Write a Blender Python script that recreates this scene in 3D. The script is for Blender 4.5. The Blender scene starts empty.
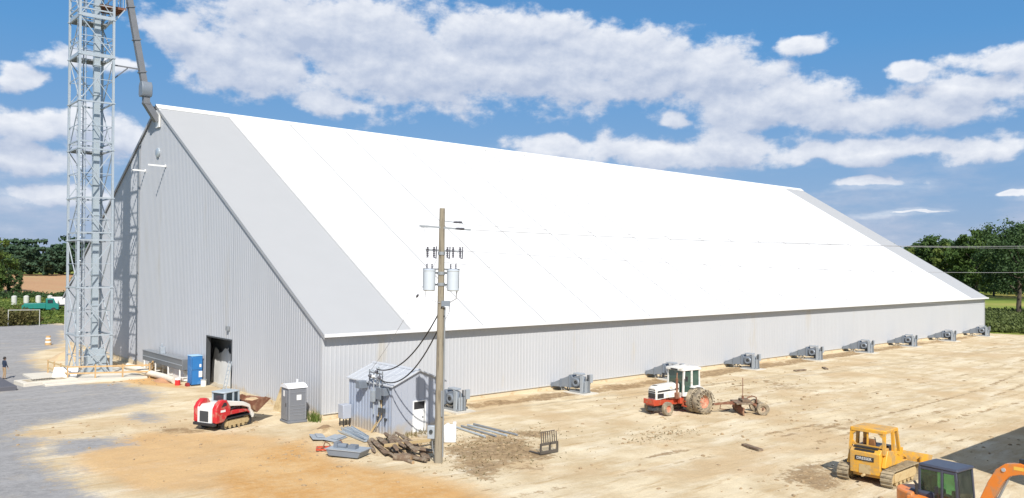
import bpy, bmesh, math, random
import numpy as np
from mathutils import Vector, Matrix, noise
random.seed(7)
R = math.radians
PI = math.pi
scene = bpy.context.scene
C = scene.collection

# ------------------------------------------------------------------ materials
def nd(nt, t, **kw):
    n = nt.nodes.new(t)
    for k, v in kw.items(): setattr(n, k, v)
    return n

def M(name, col, rough=.6, metal=0, var=.12, scale=2.0, bump=0, bscale=30, dirt=None, damt=.4, dscale=1.5, spec=.5, stretch=None, trans=0):
    m = bpy.data.materials.new(name); m.use_nodes = True
    nt = m.node_tree; b = nt.nodes['Principled BSDF']
    b.inputs['Roughness'].default_value = rough; b.inputs['Metallic'].default_value = metal
    b.inputs['Specular IOR Level'].default_value = spec
    tc = nd(nt, 'ShaderNodeTexCoord'); src = tc.outputs['Object']
    if stretch:
        mp = nd(nt, 'ShaderNodeMapping'); mp.inputs['Scale'].default_value = stretch
        nt.links.new(src, mp.inputs[0]); src = mp.outputs[0]
    n = nd(nt, 'ShaderNodeTexNoise'); n.inputs['Scale'].default_value = scale; n.inputs['Detail'].default_value = 6
    nt.links.new(src, n.inputs['Vector'])
    mx = nd(nt, 'ShaderNodeMix', data_type='RGBA')
    lo = [c*(1-var) for c in col]; hi = [min(1, c*(1+var)) for c in col]
    mx.inputs[6].default_value = (*lo, 1); mx.inputs[7].default_value = (*hi, 1)
    nt.links.new(n.outputs['Fac'], mx.inputs[0]); out = mx.outputs[2]
    if dirt:
        n2 = nd(nt, 'ShaderNodeTexNoise'); n2.inputs['Scale'].default_value = dscale; n2.inputs['Detail'].default_value = 8
        n2.inputs['Roughness'].default_value = .7
        nt.links.new(src, n2.inputs['Vector'])
        rp = nd(nt, 'ShaderNodeMapRange'); rp.inputs[1].default_value = .62-damt*.4; rp.inputs[2].default_value = .72-damt*.25
        nt.links.new(n2.outputs['Fac'], rp.inputs[0])
        m2 = nd(nt, 'ShaderNodeMix', data_type='RGBA'); m2.inputs[7].default_value = (*dirt, 1)
        nt.links.new(rp.outputs[0], m2.inputs[0]); nt.links.new(out, m2.inputs[6]); out = m2.outputs[2]
    nt.links.new(out, b.inputs['Base Color'])
    if bump:
        n3 = nd(nt, 'ShaderNodeTexNoise'); n3.inputs['Scale'].default_value = bscale; n3.inputs['Detail'].default_value = 6
        nt.links.new(src, n3.inputs['Vector'])
        bp = nd(nt, 'ShaderNodeBump'); bp.inputs['Distance'].default_value = bump; bp.inputs['Strength'].default_value = 1
        nt.links.new(n3.outputs['Fac'], bp.inputs['Height']); nt.links.new(bp.outputs[0], b.inputs['Normal'])
    return m

m_gable  = M('galvalume_siding', (.455,.47,.50), .45, .15, .06, .6, stretch=(1,1,.15), dirt=(.43,.43,.43), damt=.10, dscale=.35)
m_long   = M('pale_siding', (.49,.50,.515), .45, .05, .05, .5, stretch=(1,1,.2), dirt=(.48,.46,.42), damt=.08, dscale=.4)
m_roofw  = M('white_roof_sheet', (.74,.74,.735), .55, 0, .03, .12, stretch=(1,.25,.25), dirt=(.66,.655,.64), damt=.25, dscale=.12)
m_seam   = M('roof_seam_grey', (.40,.40,.40), .7)
m_roofg  = M('grey_roof_sheet', (.39,.395,.40), .6, .0, .03, .5)
m_tkw = M('weathered_white', (.52,.52,.48), .6, 0, .1, 2)
m_rake   = M('rake_trim_grey', (.36,.37,.385), .5, .1, .05)
m_trim   = M('white_trim', (.72,.72,.72), .4, 0, .04)
m_conc   = M('concrete', (.46,.41,.32), .9, 0, .18, 1.5, .01, 8, dirt=(.36,.27,.16), damt=.35)
m_concw  = M('pale_concrete', (.60,.56,.48), .9, 0, .15, 2, .01, 8)
m_dark   = M('near_black', (.03,.03,.032), .8)  # dark grate and joint colour, also the painted shadow on the shed door
m_tarp   = M('pale_sheeting', (.62,.62,.60), .6, 0, .1, 2)
m_galv   = M('galvanised_steel', (.46,.51,.55), .4, .35, .12, 4)
m_galvd  = M('dull_steel', (.30,.32,.34), .45, .4, .15, 3)
m_case   = M('elevator_casing_steel', (.42,.48,.52), .4, .3, .12, 2)
m_spout  = M('spout_steel', (.22,.225,.24), .5, .4, .15, 2)
m_wood   = M('pole_wood', (.27,.235,.175), .85, 0, .25, 3, .01, 12, stretch=(4,4,.4), dirt=(.14,.12,.09), damt=.3)
m_lumber = M('raw_lumber', (.50,.37,.19), .85, 0, .2, 3)
m_rail   = M('orange_guard_rail', (.50,.33,.16), .8, 0, .2, 3)
m_log    = M('weathered_timber', (.17,.115,.075), .9, 0, .4, 2.5, .02, 10, dirt=(.30,.25,.18), damt=.35, dscale=3)
m_cutend = M('sawn_end', (.40,.27,.15), .9, 0, .2, 8)
m_shed   = M('shed_siding', (.36,.41,.50), .4, .2, .05, 1)
m_shedf  = M('shed_front_sheet', (.40,.43,.49), .45, .1, .04, 1)
m_sheetr = M('shed_roof_sheet', (.52,.54,.57), .4, .15, .04, 1)
m_white  = M('white_paint', (.78,.78,.76), .35, 0, .05, 3)
m_whited = M('dusty_white_paint', (.74,.72,.67), .45, 0, .06, 3, dirt=(.48,.40,.28), damt=.18, dscale=2)
m_black  = M('black_rubber', (.022,.022,.022), .7)
m_blackp = M('black_paint', (.03,.03,.033), .4)
m_tyre   = M('dusty_tyre', (.20,.165,.12), .9, 0, .35, 5, dirt=(.40,.33,.22), damt=.45, dscale=3)
m_rimred = M('orange_red_rim', (.58,.20,.12), .6, 0, .15, 5, dirt=(.48,.36,.25), damt=.45, dscale=4)
m_rimtan = M('dusty_rim', (.42,.32,.22), .7, 0, .2, 5)
m_tred   = M('tractor_red', (.48,.07,.03), .45, 0, .15, 4, dirt=(.33,.17,.09), damt=.2, dscale=4)
m_red    = M('loader_red', (.52,.022,.028), .42, 0, .12, 4, dirt=(.42,.20,.14), damt=.30, dscale=2.5)
m_yel    = M('dozer_yellow', (.70,.36,.035), .45, 0, .1, 3, dirt=(.44,.29,.12), damt=.42, dscale=2.2)
m_yeld   = M('dozer_seat_brown', (.22,.10,.035), .7)
m_track  = M('dusty_track_steel', (.38,.31,.20), .85, .1, .25, 6, dirt=(.20,.16,.11), damt=.35, dscale=5)
m_trackf = M('dusty_track_frame', (.50,.38,.20), .85, 0, .15, 5, dirt=(.38,.26,.12), damt=.3, dscale=5)
m_org    = M('excavator_orange', (.74,.22,.03), .35, 0, .08, 3, dirt=(.46,.24,.12), damt=.30, dscale=2.5)
m_cabblue= M('excavator_cab_grey', (.055,.06,.085), .35, 0, .1, 3)
m_rust   = M('rusty_steel', (.20,.085,.05), .85, .1, .3, 4, dirt=(.33,.20,.12), damt=.35, dscale=3)
m_blue   = M('cobalt_plastic', (.025,.16,.42), .5, 0, .12, 2, dirt=(.10,.26,.50), damt=.2)
m_toilet = M('toilet_grey', (.17,.18,.20), .55, 0, .06, 3)
m_toiletr= M('toilet_white_roof', (.72,.73,.75), .5)
m_tglass = M('green_tinted_glass', (.03,.10,.075), .08, 0, .3, 2, spec=.8)
m_glass  = M('dark_glass', (.03,.045,.055), .06, 0, .3, 2, spec=.8)
m_fan    = M('fan_grey', (.20,.23,.27), .45, .2, .12, 3)
m_fanl   = M('fan_light_grey', (.36,.40,.44), .45, .2, .1, 3)
m_fandk  = M('fan_dark', (.05,.055,.06), .6)
m_porc   = M('insulator_porcelain', (.10,.10,.12), .3)
m_tx     = M('transformer_tank', (.52,.57,.62), .4, .1, .06, 3)
m_cable  = M('black_cable', (.03,.03,.03), .6)
m_wire   = M('aluminium_wire', (.36,.36,.37), .5, .2)
m_teal   = M('teal_paint', (.015,.19,.16), .4)
m_redp   = M('red_plastic', (.6,.03,.03), .4)
m_skin   = M('skin', (.42,.24,.16), .6)
m_navy   = M('navy_cloth', (.018,.03,.06), .9)
m_khaki  = M('khaki_cloth', (.36,.25,.15), .9)
m_hair   = M('dark_hair', (.02,.015,.012), .7)
m_greycl = M('grey_cladding', (.30,.30,.31), .6)

def tinted(name, col):
    m = bpy.data.materials.new(name); m.use_nodes = True; nt = m.node_tree; nt.nodes.remove(nt.nodes['Principled BSDF'])
    t = nd(nt, 'ShaderNodeBsdfTransparent'); t.inputs[0].default_value = (*col, 1)
    g_ = nd(nt, 'ShaderNodeBsdfGlossy'); g_.inputs['Roughness'].default_value = .04; g_.inputs[0].default_value = (.8,.85,.85,1)
    f_ = nd(nt, 'ShaderNodeFresnel'); f_.inputs[0].default_value = 1.55
    tc = nd(nt, 'ShaderNodeTexCoord'); n = nd(nt, 'ShaderNodeTexNoise'); n.inputs['Scale'].default_value = 3; nt.links.new(tc.outputs['Object'], n.inputs['Vector'])
    d_ = nd(nt, 'ShaderNodeBsdfDiffuse'); d_.inputs[0].default_value = (.30,.33,.24,1)
    mr = nd(nt, 'ShaderNodeMapRange'); mr.inputs[3].default_value = .0; mr.inputs[4].default_value = .16; nt.links.new(n.outputs['Fac'], mr.inputs[0])
    m1 = nd(nt, 'ShaderNodeMixShader'); nt.links.new(f_.outputs[0], m1.inputs[0]); nt.links.new(t.outputs[0], m1.inputs[1]); nt.links.new(g_.outputs[0], m1.inputs[2])
    m2 = nd(nt, 'ShaderNodeMixShader'); nt.links.new(mr.outputs[0], m2.inputs[0]); nt.links.new(m1.outputs[0], m2.inputs[1]); nt.links.new(d_.outputs[0], m2.inputs[2])
    nt.links.new(m2.outputs[0], nt.nodes['Material Output'].inputs[0]); return m
m_tglass = tinted('green_tinted_glass', (.58,.80,.64))
def splash(m, h=.75, col=(.44,.37,.27)):
    nt = m.node_tree; b = nt.nodes['Principled BSDF']; src = b.inputs['Base Color'].links[0].from_socket
    tc = nd(nt, 'ShaderNodeTexCoord'); sx = nd(nt, 'ShaderNodeSeparateXYZ'); nt.links.new(tc.outputs['Object'], sx.inputs[0])
    n = nd(nt, 'ShaderNodeTexNoise'); n.inputs['Scale'].default_value = .9; n.inputs['Detail'].default_value = 8; nt.links.new(tc.outputs['Object'], n.inputs['Vector'])
    a = nd(nt, 'ShaderNodeMath', operation='MULTIPLY_ADD'); a.inputs[1].default_value = -1.6; nt.links.new(n.outputs['Fac'], a.inputs[0]); nt.links.new(sx.outputs[2], a.inputs[2])
    r_ = nd(nt, 'ShaderNodeMapRange'); r_.inputs[1].default_value = h-.8; r_.inputs[2].default_value = -.6; r_.inputs[3].default_value = 0; r_.inputs[4].default_value = .75
    nt.links.new(a.outputs[0], r_.inputs[0]); mx = nd(nt, 'ShaderNodeMix', data_type='RGBA'); mx.inputs[7].default_value = (*col, 1)
    nt.links.new(r_.outputs[0], mx.inputs[0]); nt.links.new(src, mx.inputs[6]); nt.links.new(mx.outputs[2], b.inputs['Base Color'])
for m_ in (m_gable, m_shed, m_shedf): splash(m_, .55)
# leaves
def leafmat(name, a, b, sc):
    m = bpy.data.materials.new(name); m.use_nodes = True; nt = m.node_tree; bs = nt.nodes['Principled BSDF']
    tc = nd(nt, 'ShaderNodeTexCoord'); oi = nd(nt, 'ShaderNodeObjectInfo')
    n = nd(nt, 'ShaderNodeTexNoise'); n.inputs['Scale'].default_value = sc; n.inputs['Detail'].default_value = 5
    nt.links.new(tc.outputs['Object'], n.inputs['Vector'])
    ad = nd(nt, 'ShaderNodeMath', operation='MULTIPLY_ADD'); ad.inputs[1].default_value = .5
    nt.links.new(oi.outputs['Random'], ad.inputs[0]); nt.links.new(n.outputs['Fac'], ad.inputs[2])
    mr = nd(nt, 'ShaderNodeMapRange'); mr.inputs[1].default_value = .35; mr.inputs[2].default_value = 1.1
    nt.links.new(ad.outputs[0], mr.inputs[0])
    mx = nd(nt, 'ShaderNodeMix', data_type='RGBA'); mx.inputs[6].default_value = (*a, 1); mx.inputs[7].default_value = (*b, 1)
    nt.links.new(mr.outputs[0], mx.inputs[0]); nt.links.new(mx.outputs[2], bs.inputs['Base Color'])
    bs.inputs['Roughness'].default_value = .6; bs.inputs['Specular IOR Level'].default_value = .2
    tr = nd(nt, 'ShaderNodeBsdfTranslucent'); nt.links.new(mx.outputs[2], tr.inputs[0])
    ms = nd(nt, 'ShaderNodeMixShader'); ms.inputs[0].default_value = .25
    nt.links.new(bs.outputs[0], ms.inputs[1]); nt.links.new(tr.outputs[0], ms.inputs[2])
    nt.links.new(ms.outputs[0], nt.nodes['Material Output'].inputs[0])
    return m
m_leaf = leafmat('leaf_green', (.03,.07,.018), (.11,.17,.04), .25)
m_leafd= leafmat('leaf_dark', (.028,.062,.026), (.07,.12,.04), .25)
m_leafl= leafmat('leaf_light', (.06,.105,.02), (.16,.20,.045), .25)
m_brush= leafmat('brush_brown', (.09,.06,.03), (.13,.13,.04), .3)
m_farl = leafmat('hazed_far_leaf', (.045,.085,.05), (.09,.15,.075), .08)  # distance haze put into the leaf colour: lighter and bluish
m_bark = M('bark', (.09,.07,.05), .9, 0, .3, 3)

# ------------------------------------------------------------------ mesh builder
class MB:
    def __init__(s): s.v = []; s.f = []
    def add(s, vs, fs, T=None):
        o = len(s.v)
        s.v += [tuple(T @ Vector(p)) for p in vs] if T else [tuple(p) for p in vs]
        s.f += [tuple(i+o for i in f) for f in fs]; return s
    def box(s, x0, x1, y0, y1, z0, z1, T=None):
        return s.add([(x0,y0,z0),(x1,y0,z0),(x1,y1,z0),(x0,y1,z0),(x0,y0,z1),(x1,y0,z1),(x1,y1,z1),(x0,y1,z1)],
                     [(0,3,2,1),(4,5,6,7),(0,1,5,4),(1,2,6,5),(2,3,7,6),(3,0,4,7)], T)
    def cyl(s, p0, p1, r, n=10, r2=None, T=None):
        p0 = Vector(p0); p1 = Vector(p1); r2 = r if r2 is None else r2
        d = (p1-p0).normalized(); a = d.orthogonal().normalized(); b = d.cross(a)
        vs = []
        for p, q in ((p0, r), (p1, r2)):
            for i in range(n):
                t = 2*PI*(i+.5)/n; vs.append(p + a*(q*math.cos(t)) + b*(q*math.sin(t)))
        fs = [(i, (i+1) % n, n+(i+1) % n, n+i) for i in range(n)] + [tuple(range(n))[::-1], tuple(range(n, 2*n))]
        return s.add(vs, fs, T)
    def bar(s, p0, p1, w, h=None, T=None):
        h = h or w; p0 = Vector(p0); p1 = Vector(p1); d = (p1-p0).normalized()
        up = Vector((0,0,1)) if abs(d.z) < .95 else Vector((1,0,0))
        a = d.cross(up).normalized(); b = a.cross(d)
        vs = [p + a*(i*w/2) + b*(j*h/2) for p in (p0, p1) for i, j in ((-1,-1),(1,-1),(1,1),(-1,1))]
        return s.add(vs, [(0,1,2,3),(7,6,5,4),(0,4,5,1),(1,5,6,2),(2,6,7,3),(3,7,4,0)], T)
    def tube(s, pts, r, n=8, T=None):
        pts = [Vector(p) for p in pts]; rings = []
        rr = r if isinstance(r, (list, tuple)) else [r]*len(pts)
        d = (pts[1]-pts[0]).normalized(); a = d.orthogonal().normalized()
        vs = []
        for k, p in enumerate(pts):
            d = (pts[min(k+1, len(pts)-1)]-pts[max(k-1, 0)]).normalized()
            a = (a - d*a.dot(d)).normalized(); b = d.cross(a)
            for i in range(n):
                t = 2*PI*i/n; vs.append(p + (a*math.cos(t)+b*math.sin(t))*rr[k])
        fs = []
        for k in range(len(pts)-1):
            for i in range(n):
                fs.append((k*n+i, k*n+(i+1) % n, (k+1)*n+(i+1) % n, (k+1)*n+i))
        m = (len(pts)-1)*n
        fs += [tuple(range(n))[::-1], tuple(range(m, m+n))]
        return s.add(vs, fs, T)
    def prism(s, poly, a0, a1, ax='y', T=None):
        # polygon in the plane of the two other axes, extruded along ax
        def P(u, v, w): return {'y': (u, w, v), 'x': (w, u, v), 'z': (u, v, w)}[ax]
        n = len(poly)
        vs = [P(u, v, a0) for u, v in poly] + [P(u, v, a1) for u, v in poly]
        return s.add(vs, [tuple(range(n)), tuple(range(n, 2*n))[::-1]] + [(i, n+i, n+(i+1) % n, (i+1) % n) for i in range(n)], T)
    def lathe(s, prof, n=24, axis='y', c=(0,0,0), T=None):
        # prof: list of (radius, along)
        vs = []; m = len(prof)
        for i in range(n):
            t = 2*PI*i/n
            for r, a in prof:
                u, v = r*math.cos(t), r*math.sin(t)
                p = {'y': (u, a, v), 'x': (a, u, v), 'z': (u, v, a)}[axis]
                vs.append((p[0]+c[0], p[1]+c[1], p[2]+c[2]))
        fs = [(i*m+j, i*m+j+1, ((i+1) % n)*m+j+1, ((i+1) % n)*m+j) for i in range(n) for j in range(m-1)]
        return s.add(vs, fs, T)
    def build(s, name, mat, parent=None, bevel=0, smooth=True, recalc=True):
        me = bpy.data.meshes.new(name); me.from_pydata(s.v, [], s.f); me.update()
        if recalc:
            bm = bmesh.new(); bm.from_mesh(me); bmesh.ops.recalc_face_normals(bm, faces=bm.faces); bm.to_mesh(me); bm.free()
        me.materials.append(mat)
        if smooth:
            me.shade_smooth(); me.set_sharp_from_angle(angle=R(38))
        o = bpy.data.objects.new(name, me); C.objects.link(o)
        if parent: o.parent = parent
        if bevel:
            b = o.modifiers.new('bevel', 'BEVEL'); b.width = bevel; b.segments = 2; b.limit_method = 'ANGLE'; b.angle_limit = R(40)
        return o

def tag(o, label=None, cat=None, group=None, kind=None):
    if label: o['label'] = label
    if cat: o['category'] = cat
    if group: o['group'] = group
    if kind: o['kind'] = kind
    return o
def thing(name, label, cat, loc=(0,0,0), rz=0, group=None, rot=None):
    o = bpy.data.objects.new(name, None); C.objects.link(o); o.empty_display_size = .3
    o.location = loc; o.rotation_euler = rot if rot else (0,0,rz)
    return tag(o, label, cat, group)
def copy_tree(o, parent=None):
    c = o.copy(); C.objects.link(c)
    if parent: c.parent = parent
    for ch in list(o.children): copy_tree(ch, c)
    return c

# ================================================================== CAMERA
cam_d = bpy.data.cameras.new('camera'); cam = bpy.data.objects.new('camera', cam_d); C.objects.link(cam)
cam_d.sensor_width = 36; cam_d.lens = 827.36/1024*36; cam_d.clip_start = .5; cam_d.clip_end = 8000
CAMP = Vector((-24.39, -44.02, 9.4)); PITCH = .0170; ROLL = .0100; A = .7292
f2 = (math.sin(A), math.cos(A)); r2 = (math.cos(A), -math.sin(A))
fw = Vector((f2[0]*math.cos(PITCH), f2[1]*math.cos(PITCH), math.sin(PITCH)))
r0 = Vector((r2[0], r2[1], 0)); u0 = r0.cross(fw)
rr = r0*math.cos(ROLL)+u0*math.sin(ROLL); uu = -r0*math.sin(ROLL)+u0*math.cos(ROLL)
mt = Matrix(((rr.x, uu.x, -fw.x, CAMP.x), (rr.y, uu.y, -fw.y, CAMP.y), (rr.z, uu.z, -fw.z, CAMP.z), (0,0,0,1)))
cam.matrix_world = mt
scene.camera = cam

# ================================================================== LIGHT
SUN_AZ, SUN_EL = 57, 42          # direction the light travels to (from +X), elevation
sd = bpy.data.lights.new('sun', 'SUN'); sd.energy = 4.2; sd.angle = R(.53); sd.color = (1, .955, .89)
so = bpy.data.objects.new('sun', sd); C.objects.link(so); so.location = (-60, -90, 90)
ld = Vector((math.cos(R(SUN_AZ))*math.cos(R(SUN_EL)), math.sin(R(SUN_AZ))*math.cos(R(SUN_EL)), -math.sin(R(SUN_EL))))
so.rotation_euler = ld.to_track_quat('-Z', 'Y').to_euler()

w = bpy.data.worlds.new('World'); scene.world = w; w.use_nodes = True; nt = w.node_tree
bg = nt.nodes['Background']; bg.inputs[1].default_value = .085
sky = nd(nt, 'ShaderNodeTexSky', sky_type='NISHITA', sun_disc=False)
sky.sun_elevation = R(SUN_EL)
tosun = -ld
sky.sun_rotation = math.atan2(tosun.x, tosun.y)
sky.altitude = 100; sky.air_density = 1.0; sky.dust_density = .3; sky.ozone_density = 2.2
L = nt.links.new
def mth(op, a, b=None, c=None):
    n = nd(nt, 'ShaderNodeMath', operation=op)
    for i, x in enumerate((a, b, c)):
        if x is None: continue
        if isinstance(x, (int, float)): n.inputs[i].default_value = x
        else: L(x, n.inputs[i])
    return n.outputs[0]
tc = nd(nt, 'ShaderNodeTexCoord'); sp = nd(nt, 'ShaderNodeSeparateXYZ'); L(tc.outputs['Generated'], sp.inputs[0])
az = mth('MULTIPLY', mth('ARCTAN2', sp.outputs[1], sp.outputs[0]), 180/PI)
el = mth('MULTIPLY', mth('ARCSINE', sp.outputs[2]), 180/PI)
cmb = nd(nt, 'ShaderNodeCombineXYZ'); L(az, cmb.inputs[0]); L(el, cmb.inputs[1])
def noi(vec, scale, det, rough, mul=(1,1,1), off=(0,0,0)):
    mp = nd(nt, 'ShaderNodeMapping'); mp.inputs['Scale'].default_value = mul; mp.inputs['Location'].default_value = off; L(vec, mp.inputs[0])
    n = nd(nt, 'ShaderNodeTexNoise'); n.inputs['Scale'].default_value = scale; n.inputs['Detail'].default_value = det
    n.inputs['Roughness'].default_value = rough; L(mp.outputs[0], n.inputs['Vector']); return n
# warp the direction a little so that the outlines billow
wn = noi(cmb.outputs[0], .3, 3, .5, (1,1.5,1))
wv = nd(nt, 'ShaderNodeVectorMath', operation='SUBTRACT'); L(wn.outputs['Color'], wv.inputs[0]); wv.inputs[1].default_value = (.5,.5,.5)
wm = nd(nt, 'ShaderNodeVectorMath', operation='MULTIPLY'); L(wv.outputs[0], wm.inputs[0]); wm.inputs[1].default_value = (3.6, 1.5, 0)
wa = nd(nt, 'ShaderNodeVectorMath', operation='ADD'); L(cmb.outputs[0], wa.inputs[0]); L(wm.outputs[0], wa.inputs[1])
CL = [(60.8,15.3,10.6,3.2),(66.0,13.0,5.7,2.6),(54.7,13.0,10.3,3.1),(45.0,13.2,7.6,2.9),(39.5,13.4,6.5,2.7),(35.5,12.4,6,2.8),(31,10.6,5.7,2.2),
 (26.6,9.7,5.4,1.5),(21.4,9.7,4.6,1.5),(19.8,10.8,3.8,1.5),(17.7,12.2,2.6,.9),(22.3,12.0,1.7,.6),(28.8,14.3,1.9,.75),(37.1,9.7,1.6,.6),(38.8,7.6,5.4,1.3),
 (45,7.8,4.1,1.0),(33.5,7.7,3.9,1.4),(24.8,7.3,7.6,.8),(18.7,7.1,4.2,.9),(24.8,5.4,2.6,.35),(17.2,4.6,1.0,.2),(79.0,10.7,1.7,.9),(78.6,7.9,3.6,1.2),
 (75.9,8.2,3.3,1.2),(79.0,5.8,4.1,1.3),(74.2,7.4,2.8,1.5),(70.3,14.5,2.4,1.3),(76.9,3.9,3.7,1.0),(60.8,10.5,2.7,.9),(75.4,12.1,3.3,.7),(21.4,3.5,1.6,.1),(48,15.5,8,2.0)]
def field(vec, up=0, soft=True):
    acc = None
    for (a, e, ra, re) in CL:
        e -= up
        s1 = nd(nt, 'ShaderNodeVectorMath', operation='SUBTRACT'); L(vec, s1.inputs[0]); s1.inputs[1].default_value = (a, e, 0)
        s2 = nd(nt, 'ShaderNodeVectorMath', operation='MULTIPLY'); L(s1.outputs[0], s2.inputs[0]); s2.inputs[1].default_value = (1/ra, 1/re, 0)
        s3 = nd(nt, 'ShaderNodeVectorMath', operation='LENGTH'); L(s2.outputs[0], s3.inputs[0])
        v = mth('SUBTRACT', 1.0, s3.outputs['Value'])
        acc = v if acc is None else (mth('SMOOTH_MAX', acc, v, .25) if soft else mth('MAXIMUM', acc, v))
    return acc
F = field(wa.outputs[0]); FU = field(wa.outputs[0], 1.1, False)
fb = noi(cmb.outputs[0], .34, 12, .60, (1,1.45,1))
fb2 = noi(cmb.outputs[0], .34, 12, .56, (1,1.45,1), (.3,.8,0))     # sampled a little further up: for cloud relief
big = noi(tc.outputs['Generated'], 1.6, 4, .5, (1,1,3))
# clouds outside the photographed quarter: noise only
away = nd(nt, 'ShaderNodeMapRange'); L(el, away.inputs[0]); away.inputs[1].default_value = 19; away.inputs[2].default_value = 30
oth = mth('MULTIPLY', away.outputs[0], mth('SUBTRACT', mth('MULTIPLY', big.outputs['Fac'], 3.0), 1.55))
Fm = mth('MAXIMUM', mth('MAXIMUM', F, -1.2), mth('SUBTRACT', oth, mth('MULTIPLY', mth('SUBTRACT', 1.0, away.outputs[0]), 1.3)))
dens = mth('ADD', Fm, mth('MULTIPLY', mth('SUBTRACT', fb.outputs['Fac'], .47), 2.0))
mask = nd(nt, 'ShaderNodeMapRange', interpolation_type='SMOOTHSTEP'); L(dens, mask.inputs[0]); mask.inputs[1].default_value = -.04; mask.inputs[2].default_value = .42
rel = mth('MULTIPLY', mth('SUBTRACT', fb.outputs['Fac'], fb2.outputs['Fac']), 1.6)
top = mth('MINIMUM', mth('MAXIMUM', mth('SUBTRACT', F, FU), -.8), .8)
shade = mth('SUBTRACT', mth('ADD', mth('ADD', .42, mth('MULTIPLY', top, .62)), rel), mth('MULTIPLY', mth('MAXIMUM', mth('SUBTRACT', Fm, .2), 0), .28))
shr = nd(nt, 'ShaderNodeMapRange'); L(shade, shr.inputs[0]); shr.inputs[1].default_value = .0; shr.inputs[2].default_value = .98
cc = nd(nt, 'ShaderNodeMix', data_type='RGBA'); L(shr.outputs[0], cc.inputs[0])
cc.inputs[6].default_value = (4.1, 4.7, 6.0, 1); cc.inputs[7].default_value = (7.8, 7.95, 8.3, 1)
tint = nd(nt, 'ShaderNodeMix', data_type='RGBA', blend_type='MULTIPLY'); tint.inputs[0].default_value = 1
L(sky.outputs[0], tint.inputs[6]); tint.inputs[7].default_value = (.95, .95, .92, 1)
veil = nd(nt, 'ShaderNodeMapRange'); L(el, veil.inputs[0]); veil.inputs[1].default_value = 9; veil.inputs[2].default_value = 3; veil.inputs[4].default_value = .8
vn = noi(cmb.outputs[0], .12, 6, .6, (1,3.2,1), (4,2,0)); vr = nd(nt, 'ShaderNodeMapRange', interpolation_type='SMOOTHSTEP'); L(vn.outputs['Fac'], vr.inputs[0]); vr.inputs[1].default_value = .40; vr.inputs[2].default_value = .66
mk2 = mth('MAXIMUM', mth('MULTIPLY', mask.outputs[0], .93), mth('MULTIPLY', vr.outputs[0], veil.outputs[0]))
fin = nd(nt, 'ShaderNodeMix', data_type='RGBA'); L(mk2, fin.inputs[0]); 
hz = nd(nt, 'ShaderNodeValToRGB'); e_ = hz.color_ramp.elements
mr_ = nd(nt, 'ShaderNodeMapRange'); L(el, mr_.inputs[0]); mr_.inputs[1].default_value = 0; mr_.inputs[2].default_value = 22; L(mr_.outputs[0], hz.inputs[0])
e_[0].position = 0; e_[0].color = (.25,.35,.57,1); e_[1].position = 1; e_[1].color = (.05,.225,.54,1)
e3 = hz.color_ramp.elements.new(.3); e3.color = (.17,.33,.59,1)
e3 = hz.color_ramp.elements.new(.65); e3.color = (.085,.285,.60,1)
hs = nd(nt, 'ShaderNodeVectorMath', operation='SCALE'); L(hz.outputs[0], hs.inputs[0]); hs.inputs['Scale'].default_value = 9.2
fz = nd(nt, 'ShaderNodeMapRange'); L(el, fz.inputs[0]); fz.inputs[1].default_value = 40; fz.inputs[2].default_value = 15; fz.inputs[4].default_value = .85
sk2 = nd(nt, 'ShaderNodeMix', data_type='RGBA'); L(fz.outputs[0], sk2.inputs[0]); L(tint.outputs[2], sk2.inputs[6]); L(hs.outputs[0], sk2.inputs[7])
L(sk2.outputs[2], fin.inputs[6])
L(cc.outputs[2], fin.inputs[7])
L(fin.outputs[2], bg.inputs[0])
w.cycles.sampling_method = 'MANUAL'; w.cycles.sample_map_resolution = 1024

vs = scene.view_settings; vs.view_transform = 'Standard'; vs.look = 'None'; vs.gamma = 1; vs.exposure = .5; vs.use_curve_mapping = False

# ================================================================== GROUND
def ground_mat():
    m = bpy.data.materials.new('pasture'); m.use_nodes = True; nt = m.node_tree; b = nt.nodes['Principled BSDF']
    tc = nd(nt, 'ShaderNodeTexCoord'); n = nd(nt, 'ShaderNodeTexNoise'); n.inputs['Scale'].default_value = .03; n.inputs['Detail'].default_value = 9
    nt.links.new(tc.outputs['Object'], n.inputs['Vector'])
    cr = nd(nt, 'ShaderNodeValToRGB'); e = cr.color_ramp.elements
    e[0].position = .35; e[0].color = (.06,.10,.02,1); e[1].position = .62; e[1].color = (.34,.30,.09,1)
    e2 = cr.color_ramp.elements.new(.48); e2.color = (.20,.25,.05,1)
    nt.links.new(n.outputs['Fac'], cr.inputs[0]); nt.links.new(cr.outputs[0], b.inputs['Base Color']); b.inputs['Roughness'].default_value = .95
    b.inputs['Specular IOR Level'].default_value = .1
    return m
g = MB(); n = 48
g.add([(0,0,-.12)]+[(4000*math.cos(2*PI*i/n), 4000*math.sin(2*PI*i/n), -.12) for i in range(n)], [(0,1+i,1+(i+1) % n) for i in range(n)])
tag(g.build('ground', ground_mat(), smooth=False), kind='structure')

# tan stubble field far to the left, behind the brush
m_field = M('stubble_field', (.44,.25,.12), .95, 0, .18, .05, stretch=(1,.15,1), dirt=(.40,.30,.14), damt=.25, dscale=.05)
fl = MB(); fl.add([(-40,186,-.05),(70,176,-.05),(190,460,.3),(20,520,.3),(-80,520,.3)], [(0,1,2,3,4)])
tag(fl.build('stubble_field', m_field, smooth=False), kind='structure')

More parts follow.
